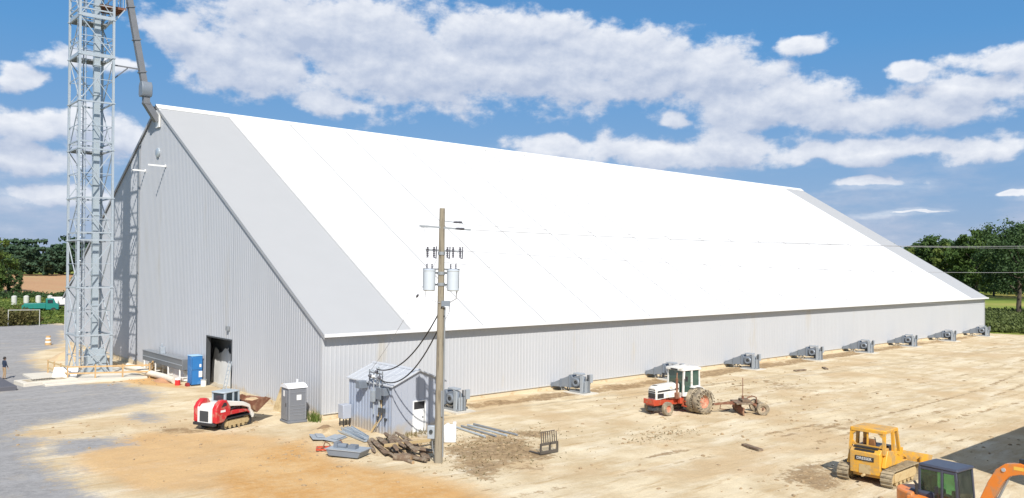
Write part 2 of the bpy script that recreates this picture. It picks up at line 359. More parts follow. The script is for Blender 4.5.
# ---- dirt yard : one height mesh with painted soil zones
XS = np.concatenate([np.arange(-60,-18,.8), np.arange(-18,45,.32), np.arange(45,114,.8)])
YS = np.concatenate([np.arange(-60,-34,.8), np.arange(-34,36,.32), np.arange(36,92,.8)])
GX, GY = np.meshgrid(XS, YS, indexing='ij')
def sdist(px, py, poly):
    # signed distance, positive inside
    P = np.array(poly, float); Q = np.roll(P, -1, 0)
    d = np.full(px.shape, 1e9); ins = np.zeros(px.shape, bool)
    for a, b in zip(P, Q):
        e = b-a; wx, wy = px-a[0], py-a[1]; t = np.clip((wx*e[0]+wy*e[1])/(e@e+1e-9), 0, 1)
        d = np.minimum(d, np.hypot(wx-t*e[0], wy-t*e[1]))
        c = ((a[1] > py) != (b[1] > py)); xi = a[0]+(py-a[1])*e[0]/(e[1] if abs(e[1]) > 1e-9 else 1e-9)
        ins ^= (c & (px < xi))
    return np.where(ins, d, -d)
def zone(poly, soft): return np.clip(.5+sdist(GX, GY, poly)/(2*soft), 0, 1)
grav = [[(-40,95),(5.9,95),(5.9,84),(-1,54.6),(-4.6,49.8),(-6.4,44),(-7.1,34.2),(-7.3,24.9),(-4.6,22.4),(-3.9,19.0),(-4.6,13.2),(-7.0,11.8),(-9.1,10.5),(-11.3,9.6),(-13.4,8.5),(-14.5,5.7),(-13.7,3.9),(-14.5,2.6),(-14.7,.6),(-14.7,-3.1),(-14.8,-9),(-18,-20),(-60,-20),(-60,95)],
        [(-13.4,3.4),(-11.0,2.7),(-10.6,0.3),(-12.9,-.1),(-14.6,-.2)], [(-7.3,9.3),(-6.7,7.5),(-7.9,5.7),(-8.6,7.6)], [(3,60),(14,58),(12,84),(4,86)]]
G = np.max([zone(p, 2.0) for p in grav], 0)
orange = [[(-3.2,-4.0),(-4.2,-7.8),(-4.2,-10.4),(-3.2,-12.9),(-2.5,-16.2),(-3.0,-22),(-11.7,-16.1),(-10.6,-8.7),(-6.2,-4.6)]]
O = np.max([zone(p, 1.8) for p in orange], 0)
o2 = zone([(-14.3,0.3),(-9.1,3.7),(-4.5,-0.1),(-3.0,-3.0),(-5.8,-10.4),(-10.1,-12.6),(-14.3,-9.2),(-14.6,-2.8)], 1.5)*.60
o3 = zone([(-1.2,16),(-1.0,26),(-4.5,27),(-4.2,22),(-2.4,17.5)], .8)*.8
O = np.maximum(np.maximum(O, o2), o3)
D = np.zeros_like(G)
for poly, s, k in (([(9.5,-1.1),(17.8,-1.4),(27.5,-1.2),(36.5,-1.0),(101,-1.1),(101,-2.3),(40.2,-3.2),(23.4,-3.4),(15.7,-3.2),(9.2,-2.9)], .5, .75),
                   ([(2.7,-9.0),(5.3,-8.9),(6.4,-11.4),(4.6,-15),(1.5,-16.5),(-1.2,-16.1),(-1.3,-13.6)], 1.6, .80),
                   ([(6.4,-8),(9.0,-11.3),(6.5,-12.3),(4.4,-9.3)], .8, .6), ([(11.8,-13.8),(14.8,-14.6),(12.9,-17),(9.9,-15.8)], 1.4, .45),
                   ([(37.0,-4.8),(37.5,-10.9),(34.6,-13.1),(30.6,-11.0)], 1.6, .5), ([(-8.7,3.3),(-6.9,3.6),(-6.4,0.9),(-8.6,1.2)], .5, .75),
                   ([(-2.4,-2.2),(-.8,-2.4),(-.7,-3.6),(-2.2,-3.9)], .5, .7), ([(24,-10.5),(30,-10),(29,-12),(24.5,-12.4)], .8, .4),
                   ([(44,-8),(60,-10),(58,-12),(45,-10.5)], 1.0, .35),([(-1,-6),(0.4,-7),(3.5,-7.0),(3,-9),(-2,-12),(-3,-9)], .8, .55),
                   ([(9,-24),(13,-23.5),(13.5,-26),(9,-28.5),(7,-27)], 1.2, .6)):
    D = np.maximum(D, zone(poly, s)*k)
trk = np.zeros_like(G)
for (y0, am, ph, x0, x1, k, sl_) in ((-6.6,.8,0,14,104,.45,0),(-8.3,.8,0,14,104,.4,0),(-14.5,1.2,1,22,104,.4,.03),(-16.2,1.2,1,22,104,.45,.03),(-20,1.8,2,14,104,.55,.06),(-21.8,1.8,2,14,104,.5,.06),
     (-23.5,1.5,.5,14,100,.4,.02),(-25.1,1.5,.5,14,100,.4,.02),(-18.6,2.2,3,0,60,.35,.05),(-4.9,.5,4,18,100,.35,0),(-27,1,1.4,18,90,.4,.03),(-19.2,1.0,2,-8,30,.45,-.02),(-20.8,1.0,2,-8,30,.45,-.02)):
    yc = y0+am*np.sin(GX*.06+ph)+sl_*(GX-20)
    trk = np.maximum(trk, k*np.exp(-((GY-yc)/.33)**2)*np.clip((GX-x0)/4, 0, 1)*np.clip((x1-GX)/6, 0, 1))
D = np.maximum(D, trk*1.08)
H = np.zeros_like(G)
flat = GX.ravel(), GY.ravel()
hn = np.array([noise.fractal(Vector((x*.22, y*.22, 0)), 1, 2, 5) for x, y in zip(*flat)]).reshape(G.shape)
hn2 = np.array([noise.fractal(Vector((x*.9+9, y*1.6, 3)), 1, 2, 3) for x, y in zip(*flat)]).reshape(G.shape)
H = hn*.035 + hn2*.018*np.clip(1-G, .3, 1)
# bank in front of the footing of the long wall
bk = np.exp(-((GY+1.25+.25*hn)/.42)**2)*np.clip((GX-6)/3, 0, 1)*np.clip((101-GX)/4, 0, 1)
H += bk*.10
mnd = np.exp(-(((GX+1.5)/.8)**2+((GY+3.1)/.55)**2)); H += .32*mnd
# wheel ruts sweeping along the yard
H -= trk*.05
for off, amp, ph in ((-7.5,.9,0),(-9.3,.9,0),(-17,1.6,1),(-18.9,1.6,1),(-22,2,2.1),(-24,2,2.1),(-12.4,1.2,3)):
    yc = off+amp*np.sin(GX*.07+ph); H -= .035*np.exp(-((GY-yc)/.28)**2)*np.clip((GX-8)/6, 0, 1)
    H += .02*np.exp(-((GY-yc-.45)/.2)**2)*np.clip((GX-8)/6, 0, 1)
H += .01
far = np.maximum(np.maximum(GX-104, GY-86), 0); H -= far*.03
nx, ny = GX.shape
verts = np.stack([GX, GY, H], -1).reshape(-1, 3)
idx = np.arange(nx*ny).reshape(nx, ny)
faces = np.stack([idx[:-1,:-1], idx[1:,:-1], idx[1:,1:], idx[:-1,1:]], -1).reshape(-1, 4)
me = bpy.data.meshes.new('dirt_yard'); me.from_pydata(verts.tolist(), [], faces.tolist()); me.update()
ca = me.color_attributes.new('soil', 'FLOAT_COLOR', 'POINT')
ca.data.foreach_set('color', np.stack([G, O, D, np.ones_like(G)], -1).reshape(-1).astype(np.float32))
me.shade_smooth()
def yard_mat():
    m = bpy.data.materials.new('yard_soil'); m.use_nodes = True; nt = m.node_tree; b = nt.nodes['Principled BSDF']
    Lk = nt.links.new
    at = nd(nt, 'ShaderNodeVertexColor', layer_name='soil'); sp = nd(nt, 'ShaderNodeSeparateColor'); Lk(at.outputs[0], sp.inputs[0])
    tc = nd(nt, 'ShaderNodeTexCoord')
    def N(sc, det=6, rough=.6, stretch=None, rot=0):
        src = tc.outputs['Object']
        if stretch:
            mp = nd(nt, 'ShaderNodeMapping'); mp.inputs['Scale'].default_value = stretch; mp.inputs['Rotation'].default_value = (0,0,rot); Lk(src, mp.inputs[0]); src = mp.outputs[0]
        n = nd(nt, 'ShaderNodeTexNoise'); n.inputs['Scale'].default_value = sc; n.inputs['Detail'].default_value = det; n.inputs['Roughness'].default_value = rough
        Lk(src, n.inputs['Vector']); return n.outputs['Fac']
    def mm(op, a, b_=None, c=None):
        n = nd(nt, 'ShaderNodeMath', operation=op)
        for i, x in enumerate((a, b_, c)):
            if x is None: continue
            if isinstance(x, (int, float)): n.inputs[i].default_value = x
            else: Lk(x, n.inputs[i])
        return n.outputs[0]
    def ramp(x, lo, hi):
        n = nd(nt, 'ShaderNodeMapRange', interpolation_type='SMOOTHSTEP'); Lk(x, n.inputs[0]); n.inputs[1].default_value = lo; n.inputs[2].default_value = hi; return n.outputs[0]
    def mix(f, a, c):
        n = nd(nt, 'ShaderNodeMix', data_type='RGBA')
        if isinstance(f, float): n.inputs[0].default_value = f
        else: Lk(f, n.inputs[0])
        for i, x in ((6, a), (7, c)):
            if isinstance(x, tuple): n.inputs[i].default_value = (*x, 1)
            else: Lk(x, n.inputs[i])
        return n.outputs[2]
    n1 = N(.35, 8, .65); n2 = N(2.5, 8, .7); n3 = N(.6, 9, .62, (.28, 1.2, 1), R(-9)); n4 = N(14, 4, .7); n5 = N(.12, 5, .6); n6 = N(1.3, 9, .72, (.22, 1.4, 1), R(-12))
    sand = mix(ramp(n1, .35, .65), (.55,.43,.265), (.72,.61,.42))
    sand = mix(mm('MULTIPLY', ramp(n3, .48, .70), .7), sand, (.78,.70,.54))
    sand = mix(mm('MULTIPLY', ramp(n6, .53, .66), .75), sand, (.47,.33,.175))
    sand = mix(mm('MULTIPLY', ramp(n5, .50, .62), .65), sand, (.55,.40,.23))
    sand = mix(mm('MULTIPLY', ramp(n2, .60, .74), .30), sand, (.38,.28,.17))
    org = mix(ramp(n1, .36, .66), (.55,.31,.115), (.64,.42,.20))
    org = mix(mm('MULTIPLY', ramp(n2, .45, .7), .5), org, (.62,.48,.29))
    grv = mix(ramp(n2, .35, .65), (.27,.265,.265), (.35,.345,.34))
    grv = mix(mm('MULTIPLY', ramp(n3, .45, .65), .7), grv, (.37,.365,.365))
    grv = mix(mm('MULTIPLY', ramp(n1, .55, .68), .45), grv, (.48,.42,.33))
    drk = mix(ramp(n2, .4, .62), (.20,.125,.06), (.38,.26,.14))
    def edge(ch, amt=.9, lo=.42, hi=.58):
        a = mm('ADD', ch, mm('MULTIPLY', mm('SUBTRACT', n1, .5), amt)); a = mm('ADD', a, mm('MULTIPLY', mm('SUBTRACT', n2, .5), amt*.7))
        return ramp(mm('MULTIPLY', a, ramp(ch, 0, .1)), lo, hi)
    col = mix(edge(sp.outputs[1], .8, .25, .75), sand, org)
    col = mix(edge(sp.outputs[0], 1.2, .30, .72), col, grv)
    col = mix(mm('MULTIPLY', edge(sp.outputs[2], 1.9, .42, .66), .85), col, drk)
    sm = mix(ramp(n4, .3, .7), (.86,.86,.86), (1,1,1))
    mu = nd(nt, 'ShaderNodeMix', data_type='RGBA', blend_type='MULTIPLY'); mu.inputs[0].default_value = 1; Lk(col, mu.inputs[6]); Lk(sm, mu.inputs[7])
    Lk(mu.outputs[2], b.inputs['Base Color']); b.inputs['Roughness'].default_value = .95; b.inputs['Specular IOR Level'].default_value = .1
    bp = nd(nt, 'ShaderNodeBump'); bp.inputs['Distance'].default_value = .06
    Lk(mm('ADD', mm('ADD', n2, mm('MULTIPLY', n4, .35)), mm('MULTIPLY', n6, 1.2)), bp.inputs['Height']); bp.inputs['Strength'].default_value = .8
    Lk(bp.outputs[0], b.inputs['Normal'])
    return m
me.materials.append(yard_mat())
yard = bpy.data.objects.new('dirt_yard', me); C.objects.link(yard); tag(yard, kind='structure')

# loose clods and stones
cl = MB(); rs = random.Random(3)
ico = [(0,0,1),(.9,0,.45),(.28,.85,.45),(-.72,.53,.45),(-.72,-.53,.45),(.28,-.85,.45),(.72,.53,-.45),(-.28,.85,-.45),(-.9,0,-.45),(-.28,-.85,-.45),(.72,-.53,-.45),(0,0,-1)]
icf = [(0,1,2),(0,2,3),(0,3,4),(0,4,5),(0,5,1),(1,6,2),(2,7,3),(3,8,4),(4,9,5),(5,10,1),(2,6,7),(3,7,8),(4,8,9),(5,9,10),(1,10,6),(11,7,6),(11,8,7),(11,9,8),(11,10,9),(11,6,10)]
spots = [((2.5,-13),3.0,120),((7,-10.5),2.0,50),((12.4,-15.6),2.2,110),((0,-10),3,120),((-4.5,-6.5),4,90),((35,-9),5,110),((20,-22),11,200),((-8,2.5),5,120),((9,-26),3,90),((25,-8),9,120),((-3,23),3,80),((50,-2.2),40,260),((22,-17),24,420),((-2,-8),9,160),((-9,6),7,90)]
for (c, sdv, cnt) in spots:
    for _ in range(cnt):
        x = rs.gauss(c[0], sdv*.6); y = rs.gauss(c[1], sdv*.45 if sdv < 30 else .5)
        if y > -1.4 and x > -.5: continue
        s = rs.choice((.02,.03,.03,.04,.05,.08))*rs.uniform(.7,1.3)
        T = Matrix.Translation((x, y, s*.2)) @ Matrix.Rotation(rs.uniform(0,6), 4, 'Z') @ Matrix.Diagonal((s*rs.uniform(.8,1.8), s*rs.uniform(.7,1.3), s*.7, 1))
        cl.add([(a*rs.uniform(.8,1.15), b*rs.uniform(.8,1.15), c2) for a, b, c2 in ico], icf, T)
tag(cl.build('clods', M('clod_earth', (.33,.24,.14), .95, 0, .35, 3), smooth=False), kind='stuff', cat='soil clods', label='loose clods and stones scattered over the dirt yard')

# ================================================================== STORAGE BUILDING
LEN, WID, HE, HR = 107.2, 58.0, 5.21, 22.46
SL = (HR-HE)/(WID/2)
def roofz(y): return HE + SL*(y if y <= WID/2 else WID-y)
bld = thing('storage_building', 'huge pale metal warehouse with steep white roof and ribbed grey gable', 'building')
def siding(p0, p1, zb, zt, nrm, per=.305, d=.022):
    """ribbed sheet from p0 to p1; zb(t), zt(t) give bottom and top at distance t; nrm is the outward normal"""
    p0 = Vector(p0); p1 = Vector(p1); ln = (p1-p0).length; e = (p1-p0)/ln; nrm = Vector(nrm)
    mb = MB(); ts = []; k = 0
    while k*per < ln:
        for f_, o_ in ((0,0),(.62,0),(.70,d),(.92,d)):
            t = (k+f_)*per
            if t < ln: ts.append((t, o_))
        k += 1
    if zt(ln/2) > max(zt(0), zt(ln))+.5:
        ts.append((ln/2, 0))
    ts.append((ln, 0)); ts.sort()
    vs = []
    for t, o_ in ts:
        q = p0+e*t+nrm*o_
        vs += [(q.x, q.y, zb(t)), (q.x, q.y, zt(t))]
    fs = [(2*i, 2*i+2, 2*i+3, 2*i+1) for i in range(len(ts)-1)]
    mb.add(vs, fs); return mb
DY0, DY1, DH = 12.9, 17.5, 3.78
BZ = .34
gw = siding((0,0,0),(0,DY0,0), lambda t: BZ, lambda t: roofz(t), (-1,0,0), d=.022)
o = siding((0,DY1,0),(0,WID,0), lambda t: BZ, lambda t: roofz(DY1+t), (-1,0,0))
gw.add(o.v, o.f)
o = siding((0,DY0,0),(0,DY1,0), lambda t: DH, lambda t: roofz(DY0+t), (-1,0,0)); gw.add(o.v, o.f)
wl = gw.build('gable_wall', m_gable, bld, smooth=False, recalc=False)
mo = wl.modifiers.new('thick', 'SOLIDIFY'); mo.thickness = .01; mo.offset = 0
lw = siding((0,0,0),(LEN,0,0), lambda t: BZ, lambda t: HE, (0,-1,0), d=.012).build('side_wall', m_long, bld, smooth=False, recalc=False)
lw2 = siding((0,WID,0),(LEN,WID,0), lambda t: BZ, lambda t: HE, (0,1,0)).build('side_wall', m_long, bld, smooth=False, recalc=False)
gw2 = siding((LEN,0,0),(LEN,WID,0), lambda t: BZ, lambda t: roofz(t), (1,0,0), per=.6).build('gable_wall', m_gable, bld, smooth=False, recalc=False)
# corner trims
tr = MB()
tr.box(-.07,.09,-.07,-.045,BZ,HE); tr.box(-.07,-.045,-.045,.12,BZ,HE)
tr.build('corner_trim', m_long, bld)
tr = MB(); tr.box(LEN-.1,LEN+.06,-.07,-.045,BZ,HE).build('corner_trim', m_long, bld)
# footing
ft = MB(); ft.box(-.05,LEN+.05,-.10,.25,-.5,BZ); ft.box(-.05,.25,.25,DY0,-.5,BZ); ft.box(-.05,.25,DY1,WID,-.5,BZ); ft.box(LEN-.25,LEN+.05,.25,WID,-.5,BZ); ft.box(.25,LEN-.25,WID-.25,WID,-.5,BZ)
ft.build('footing', M('footing_concrete', (.62,.52,.36), .9, 0, .15, 1.5, .01, 8, dirt=(.48,.34,.18), damt=.25), bld)
ft = MB(); ft.box(0,LEN,-.16,-.10,BZ-.02,BZ+.0).build('base_flashing', m_galvd, bld)
# floor slab inside
MB().box(.25,LEN-.25,.25,WID-.25,-.3,.05).build('floor_slab', m_conc, bld)
# roof: strips of sheet
def slope(x0, x1, y0, y1, th, side, lift=0):
    def z(y): return roofz(min(max(y, 0), WID)) + (SL*y if y < 0 else 0) + (SL*(WID-y) if y > WID else 0) + lift
    ya, yb = (y0, y1) if side == 0 else (WID-y0, WID-y1)
    return ([(x0,ya,z(ya)),(x1,ya,z(ya)),(x1,yb,z(yb)),(x0,yb,z(yb)),(x0,ya,z(ya)+th),(x1,ya,z(ya)+th),(x1,yb,z(yb)+th),(x0,yb,z(yb)+th)],
            [(0,3,2,1),(4,5,6,7),(0,1,5,4),(1,2,6,5),(2,3,7,6),(3,0,4,7)])
OV = .42; GO = .12; S1, S2 = 6.0, LEN-6.0
for side in (0, 1):
    for (xa, xb, mm_) in ((-GO, S1, m_roofg), (S1, S2, m_roofw), (S2, LEN+GO, m_roofg)):
        r_ = MB(); r_.add(*slope(xa, xb, -OV, WID/2, .10, side, .02))
        ro = r_.build('roof_panel', mm_, bld, smooth=False)
        if mm_ is m_roofg: ro['label'] = 'grey metal end strip of the roof'
        else: ro['label'] = 'bright white middle of the roof'
        if side == 0 and mm_ is m_roofw:
            s_ = MB()
            k = S1
            while k <= S2+.1:
                s_.add(*slope(k-.065, k+.065, -OV, WID/2, .035, 0, .12)); k += 6.0125
            s_.build('roof_seam', m_seam, bld, smooth=False)
    r_ = MB(); r_.add(*slope(-GO-.05, -GO, -OV-.02, WID/2, .26, side, -.14)); r_.build('rake_trim', m_rake, bld, smooth=False)
    r_ = MB(); r_.add(*slope(LEN+GO, LEN+GO+.05, -OV-.02, WID/2, .26, side, -.14)); r_.build('rake_trim', m_rake, bld, smooth=False)
zc = HR+.12
MB().prism([(WID/2-.55,zc-.30),(WID/2,zc+.06),(WID/2+.55,zc-.30),(WID/2+.55,zc-.25),(WID/2,zc+.13),(WID/2-.55,zc-.25)], -GO-.08, LEN+GO+.08, 'x').build('ridge_cap', m_white, bld)
ez = HE-OV*SL+.02
MB().box(-GO-.05,LEN+GO+.05,-OV-.14,-OV,ez-.06,ez+.13).build('gutter', m_trim, bld)
MB().box(-GO,LEN+GO,-OV,-.05,ez-.03,ez+.0).build('soffit', m_galvd, bld)
# doorway with dark jambs and what shows inside
jb = MB(); jb.box(-.06,.25,DY1-.10,DY1,0,DH); jb.box(-.06,.20,DY0,DY0+.07,0,DH); jb.box(-.06,.30,DY0+.07,DY1-.10,DH-.10,DH)
jb.build('door_frame', m_fandk, bld)
pw = MB()
fn = 40; vs_ = []; 
for i in range(fn+1):
    y = 11.4+7.6*i/fn; dx = .05*math.sin(i*1.9)+.05*math.sin(i*.9+1)
    hz = 2.55+.25*math.sin(i*.5)+.1*math.sin(i*1.7)
    vs_ += [(1.0+dx*1.4, y, .05), (1.05-dx, y, hz*.55), (1.25+dx, y, hz)]
fs_ = []
for i in range(fn):
    for j in range(2): a = i*3+j; fs_.append((a, a+3, a+4, a+1))
pw.add(vs_, fs_); lin = pw.build('wall_sheeting', m_tarp, bld); lin['label'] = 'pale crumpled sheeting inside the doorway'
MB().box(1.6,1.9,8,24,.05,4.6).build('push_wall', m_galvd, bld)
# wall fittings on the gable
for y in (26.81, 31.86):
    b_ = MB(); b_.bar((-.02,y,17.2),(-1.45 if y < 30 else -1.2,y,17.22),.09,.12); b_.cyl((-.03,y,17.2),(-.10,y,17.2),.14,8)
    b_.build('wall_bracket', m_white, bld)
MB().lathe([(.0,-.16),(.36,-.16),(.42,-.12),(.42,-.02)],20,'x',(0,28.6,18.5)).build('round_vent', m_galv, bld)
b_ = MB(); b_.tube([(-.10,33.25,.3),(-.10,33.25,19.6)],.05,8); b_.build('conduit', m_galvd, bld)
b_ = MB(); b_.box(-.22,-.04,13.3,13.6,4.4,4.7); b_.build('wall_lamp', m_galvd, bld)

# ================================================================== FANS along the wall
def make_fan():
    t = thing('aeration_fan', 'x', 'fan', group='aeration fans along the long wall')
    pad = MB(); pad.box(-.85,.95,-3.15,-1.2,-.15,.07); pad.build('concrete_pad', m_concw, t)
    # flared duct from the housing down to the wall
    d = MB()
    a = [(-.40,-1.55,.40),(.40,-1.55,.40),(.40,-1.55,1.25),(-.40,-1.55,1.25)]
    b = [(-.62,-.12,.30),(.62,-.12,.30),(.62,-.12,.52),(-.62,-.12,.52)]
    d.add(a+b, [(0,1,2,3),(7,6,5,4),(0,4,5,1),(1,5,6,2),(2,6,7,3),(3,7,4,0)])
    d.build('duct', m_fan, t)
    for (q, w_, z0, z1) in ((-1.55,.46,.34,1.31),(-.14,.68,.25,.58),(-.85,.57,.30,.94)):
        fl_ = MB(); fl_.box(-w_,w_,q-.03,q+.03,z0,z1); fl_.build('duct_flange', m_fan, t)
    for x in (-.36,.36):
        lg = MB(); lg.bar((x,-.85,-.05),(x,-.85,.4),.07); lg.bar((x,-1.3,-.05),(x*.9,-.85,.36),.05); lg.build('leg', m_galvd, t)
    # snail housing, axis along x
    h = MB(); pr = []
    for i in range(26):
        th = R(-90+300*i/25); rad = .42+.15*i/25
        pr.append((-2.12+rad*math.cos(th), .78+rad*math.sin(th)*.98))
    pr = [(p, max(q, .16)) for p, q in pr]
    h.prism([(-1.58,1.28)]+pr+[(-1.58,.38)], -.30, .30, 'x')
    h.build('fan_housing', m_fan, t)
    rg = MB(); rg.lathe([(.14,-.44),(.26,-.47),(.32,-.40),(.32,-.30)],18,'x',(0,-2.1,.80)); rg.build('inlet_ring', m_fan, t)
    dk = MB(); dk.cyl((-.315,-2.1,.80),(-.39,-2.1,.80),.17,18); dk.build('inlet_opening', m_fandk, t)
    mo = MB(); mo.cyl((.36,-2.15,.74),(.82,-2.15,.74),.19,14); mo.box(.34,.86,-2.35,-1.95,.07,.56); mo.build('motor', m_fan, t)
    gd = MB(); gd.box(-.48,-.33,-2.72,-2.50,.08,1.35); gd.build('guard_plate', m_fanl, t)
    gd = MB(); gd.box(-.28,.28,-2.78,-2.75,.10,.95); gd.build('front_panel', m_fanl, t)
    for x in (-.12,.14,.36):
        v_ = MB(); v_.box(x-.035,x+.035,-2.80,-2.72,.10,1.30+.1*(x > 0)); v_.build('stiffener', m_fandk if x == .14 else m_galvd, t)
    bx = MB(); bx.box(.46,.84,-2.75,-2.60,.78,1.38); bx.build('control_box', m_fanl, t, bevel=.01)
    ps = MB(); ps.bar((.52,-2.64,.07),(.52,-2.64,.80),.05); ps.build('box_post', m_galvd, t)
    pn = MB(); pn.box(-.25,.30,-2.45,-1.75,1.36,1.47); pn.build('housing_cap', m_fanl, t, bevel=.02)
    for x in (-.4,.4):
        bs = MB(); bs.box(x-.05,x+.05,-2.8,-1.6,.07,.2); bs.build('skid_base', m_galvd, t)
    cd_ = MB(); cd_.tube([(.62,-2.68,.8),(.70,-2.5,.35),(.6,-2.3,.5)],.03,6); cd_.build('power_conduit', m_fandk, t)
    return t
FANX = [8.0,19.4,30.4,41.8,53.4,64.5,75.8,87.6,99.4]
fl_lab = ['grey aeration fan nearest the utility pole, just behind it','grey aeration fan on the wall between the pole and the tractor','grey aeration fan half hidden behind the white tractor cab',
 'grey aeration fan directly behind the towed land leveler mast','grey aeration fan just beyond two dark planks, fifth from the near corner','grey aeration fan in the middle of the far row, sixth from the near corner',
 'grey aeration fan third from the far corner of the warehouse','grey aeration fan second from the far corner of the warehouse','grey aeration fan closest to the far corner of the warehouse']
fan0 = make_fan()
for i, x in enumerate(FANX):
    t = fan0 if i == 0 else copy_tree(fan0)
    t.location = (x, 0, .02); t.scale = (.84,1.14,.98); t['label'] = fl_lab[i]
    t.rotation_euler = (0,0,R([0,1.2,-.8,.5,-1,.7,0,-.6,.4][i]))

# ================================================================== LATTICE TOWER
TX, TY, TW, TD = -6.32, 27.5, 2.5, 3.1
tw = thing('elevator_tower', 'tall galvanised lattice tower holding a bucket elevator beside the gable', 'tower', (TX, TY, 0))
leanv = Vector((-.746, .666, 0)); tw.rotation_euler = Matrix.Rotation(R(.55), 3, Vector((0,0,1)).cross(leanv)).to_euler()
LV = [0,3.3,7.1,10.9,14.3,18.2,22,25.7,28.8,32.5,36.4,39.5]
cor = [(0,0),(TW,0),(TW,TD),(0,TD)]
for (x, y) in cor:
    l = MB(); l.bar((x,y,-.2),(x,y,39.5),.17)
    for z in LV[1:]: l.box(x-.14,x+.14,y-.14,y+.14,z-.04,z+.04)
    l.build('leg', m_galv, tw)
for i, z in enumerate(LV[1:]):
    cb = MB()
    for a in range(4):
        p, q = cor[a], cor[(a+1) % 4]; cb.bar((*p,z),(*q,z),.12)
        if i in (2,4,7): cb.bar((*p,z+.6),(*q,z+.6),.10)
        if i in (6,7): cb.bar((*p,z+1.05),(*q,z+1.05),.05); cb.bar((*p,z+.1),(*q,z+.1),.10,.25)
    cb.build('crossbar', m_galv, tw)
for i in range(len(LV)-1):
    z0, z1 = LV[i]+.05, LV[i+1]-.05
    for a in range(4):
        p, q = cor[a], cor[(a+1) % 4]; br = MB()
        if i % 2 == a % 2 or i in (0,1): br.bar((*p,z0),(*q,z1),.07)
        if i % 2 != a % 2 or i in (0,1,4): br.bar((*q,z0),(*p,z1),.07)
        zm = (z0+z1)/2; br.bar((*p,zm),(*q,zm),.05)
        if i % 2 == a % 2: br.bar(((p[0]+q[0])/2,(p[1]+q[1])/2,zm),(*q,z0+.02),.05)
        br.build('diagonal_brace', m_galv, tw)
for i, z in enumerate(LV):
    if i in (3,5,7,8,9):
        pl = MB(); pl.box(.1,TW-.1,TD*.45,TD-.1,z-.06,z-.02)
        for k in range(6): pl.box(.1,TW-.1,TD*.45+k*.3,TD*.45+k*.3+.05,z-.14,z-.07)
        pl.build('platform', m_galvd, tw)
po = MB(); po.box(1.6,3.6,.5,2.6,30.05,30.12)
for k in range(5): po.box(1.6,3.6,.5+k*.5,.56+k*.5,29.93,30.04)
po.build('service_platform', m_rust, tw)
po = MB(); po.bar((TW,.5,28.6),(3.5,.5,30.0),.08); po.bar((TW,2.5,28.6),(3.5,2.5,30.0),.08)
for k in range(4): po.bar((3.55,.55+k*.65,30.1),(3.55,.55+k*.65,31.2),.05)
po.bar((3.55,.5,31.2),(3.55,2.6,31.2),.05); po.build('platform_railing', m_galv, tw)
# ladder with safety hoops
ld_ = MB(); lx, ly = .32, .45
for s in (-.2,.2): ld_.bar((lx+s,ly,.3),(lx+s,ly,39),.045)
z = .5
while z < 39: ld_.cyl((lx-.2,ly,z),(lx+.2,ly,z),.018,6); z += .32
lad = ld_.build('ladder', m_galv, tw)
cg = MB(); z = 2.6
while z < 39:
    cg.tube([(lx+.36*math.cos(R(t)), ly+.05+.62*math.sin(R(t)), z) for t in range(0,181,20)],.022,5); z += .95
for t in (20,55,90,125,160): cg.bar((lx+.36*math.cos(R(t)), ly+.05+.62*math.sin(R(t)), 2.5),(lx+.36*math.cos(R(t)), ly+.05+.62*math.sin(R(t)), 39),.03,.02)
cg.build('safety_cage', m_galv, lad)
# the two trunks of the bucket elevator
for (x, w_, yy) in ((1.30,.46,.9),(1.62,.36,1.9)):
    tk = MB(); tk.box(x,x+w_,yy,yy+.42,1.6,39)
    z = 3.2
    while z < 39: tk.box(x-.05,x+w_+.05,yy-.05,yy+.47,z-.05,z+.05); z += 2.44
    tk.build('elevator_casing', m_case, tw)
bt = MB(); bt.box(.95,2.35,.7,1.9,.1,1.6); bt.prism([(1.0,1.6),(2.3,1.6),(2.2,2.1),(1.1,2.1)],.8,1.85,'y'); bt.cyl((1.6,.55,.8),(1.6,.7,.8),.3,14)
bt.build('elevator_boot', m_case, tw)
hd = MB(); hd.prism([(.7,39),(2.7,39),(2.7,40.4),(2.2,41.1),(1.2,41.1),(.7,40.4)],.6,2.1,'y'); hd.build('elevator_head', m_case, tw)
pp = MB(); pp.tube([(.75,1.9,.4),(.75,1.9,39)],.05,8); pp.build('drain_pipe', m_galvd, tw)

# spout from the elevator head down to the ridge
spt = thing('discharge_spout', 'dark square spout pipe slanting from the tower down to the ridge', 'spout', (-.9,28.6,22.0))
def L3(x, y, z): return (x+.9, y-28.6, z-22.0)
s_ = MB(); s_.bar(L3(-4.3,28.4,39.6), L3(-1.30,28.5,24.1), .46, .46); s_.build('spout_pipe', m_spout, spt)
s_ = MB()
for k in range(6):
    f_ = .08+k*.17; p = Vector(L3(-4.3,28.4,39.6)).lerp(Vector(L3(-1.30,28.5,24.1)), f_); q = Vector(L3(-4.3,28.4,39.6)).lerp(Vector(L3(-1.30,28.5,24.1)), f_+.006)
    s_.bar(p, q, .60, .60)
s_.build('spout_flange', m_spout, spt)
s_ = MB(); s_.prism([(-.50,23.3),(-.35,23.1),(.35,23.1),(.50,23.3),(.5,24.0),(.28,24.35),(-.28,24.35),(-.5,24.0)],-.42,.42,'x',Matrix.Translation(L3(-1.2,28.5,0)))
s_.build('valve_housing', m_fan, spt, bevel=.05)
s_ = MB(); s_.bar(L3(-1.15,28.5,23.1), L3(-1.15,28.5,22.5), .50, .50); s_.build('spout_drop', m_spout, spt)
s_ = MB(); s_.bar(L3(-1.22,28.52,22.72), L3(-.16,28.6,21.2), .50, .50); s_.bar(L3(-.95,28.9,22.5), L3(-.1,29.0,22.35), .12, .12); s_.build('spout_elbow', m_spout, spt)
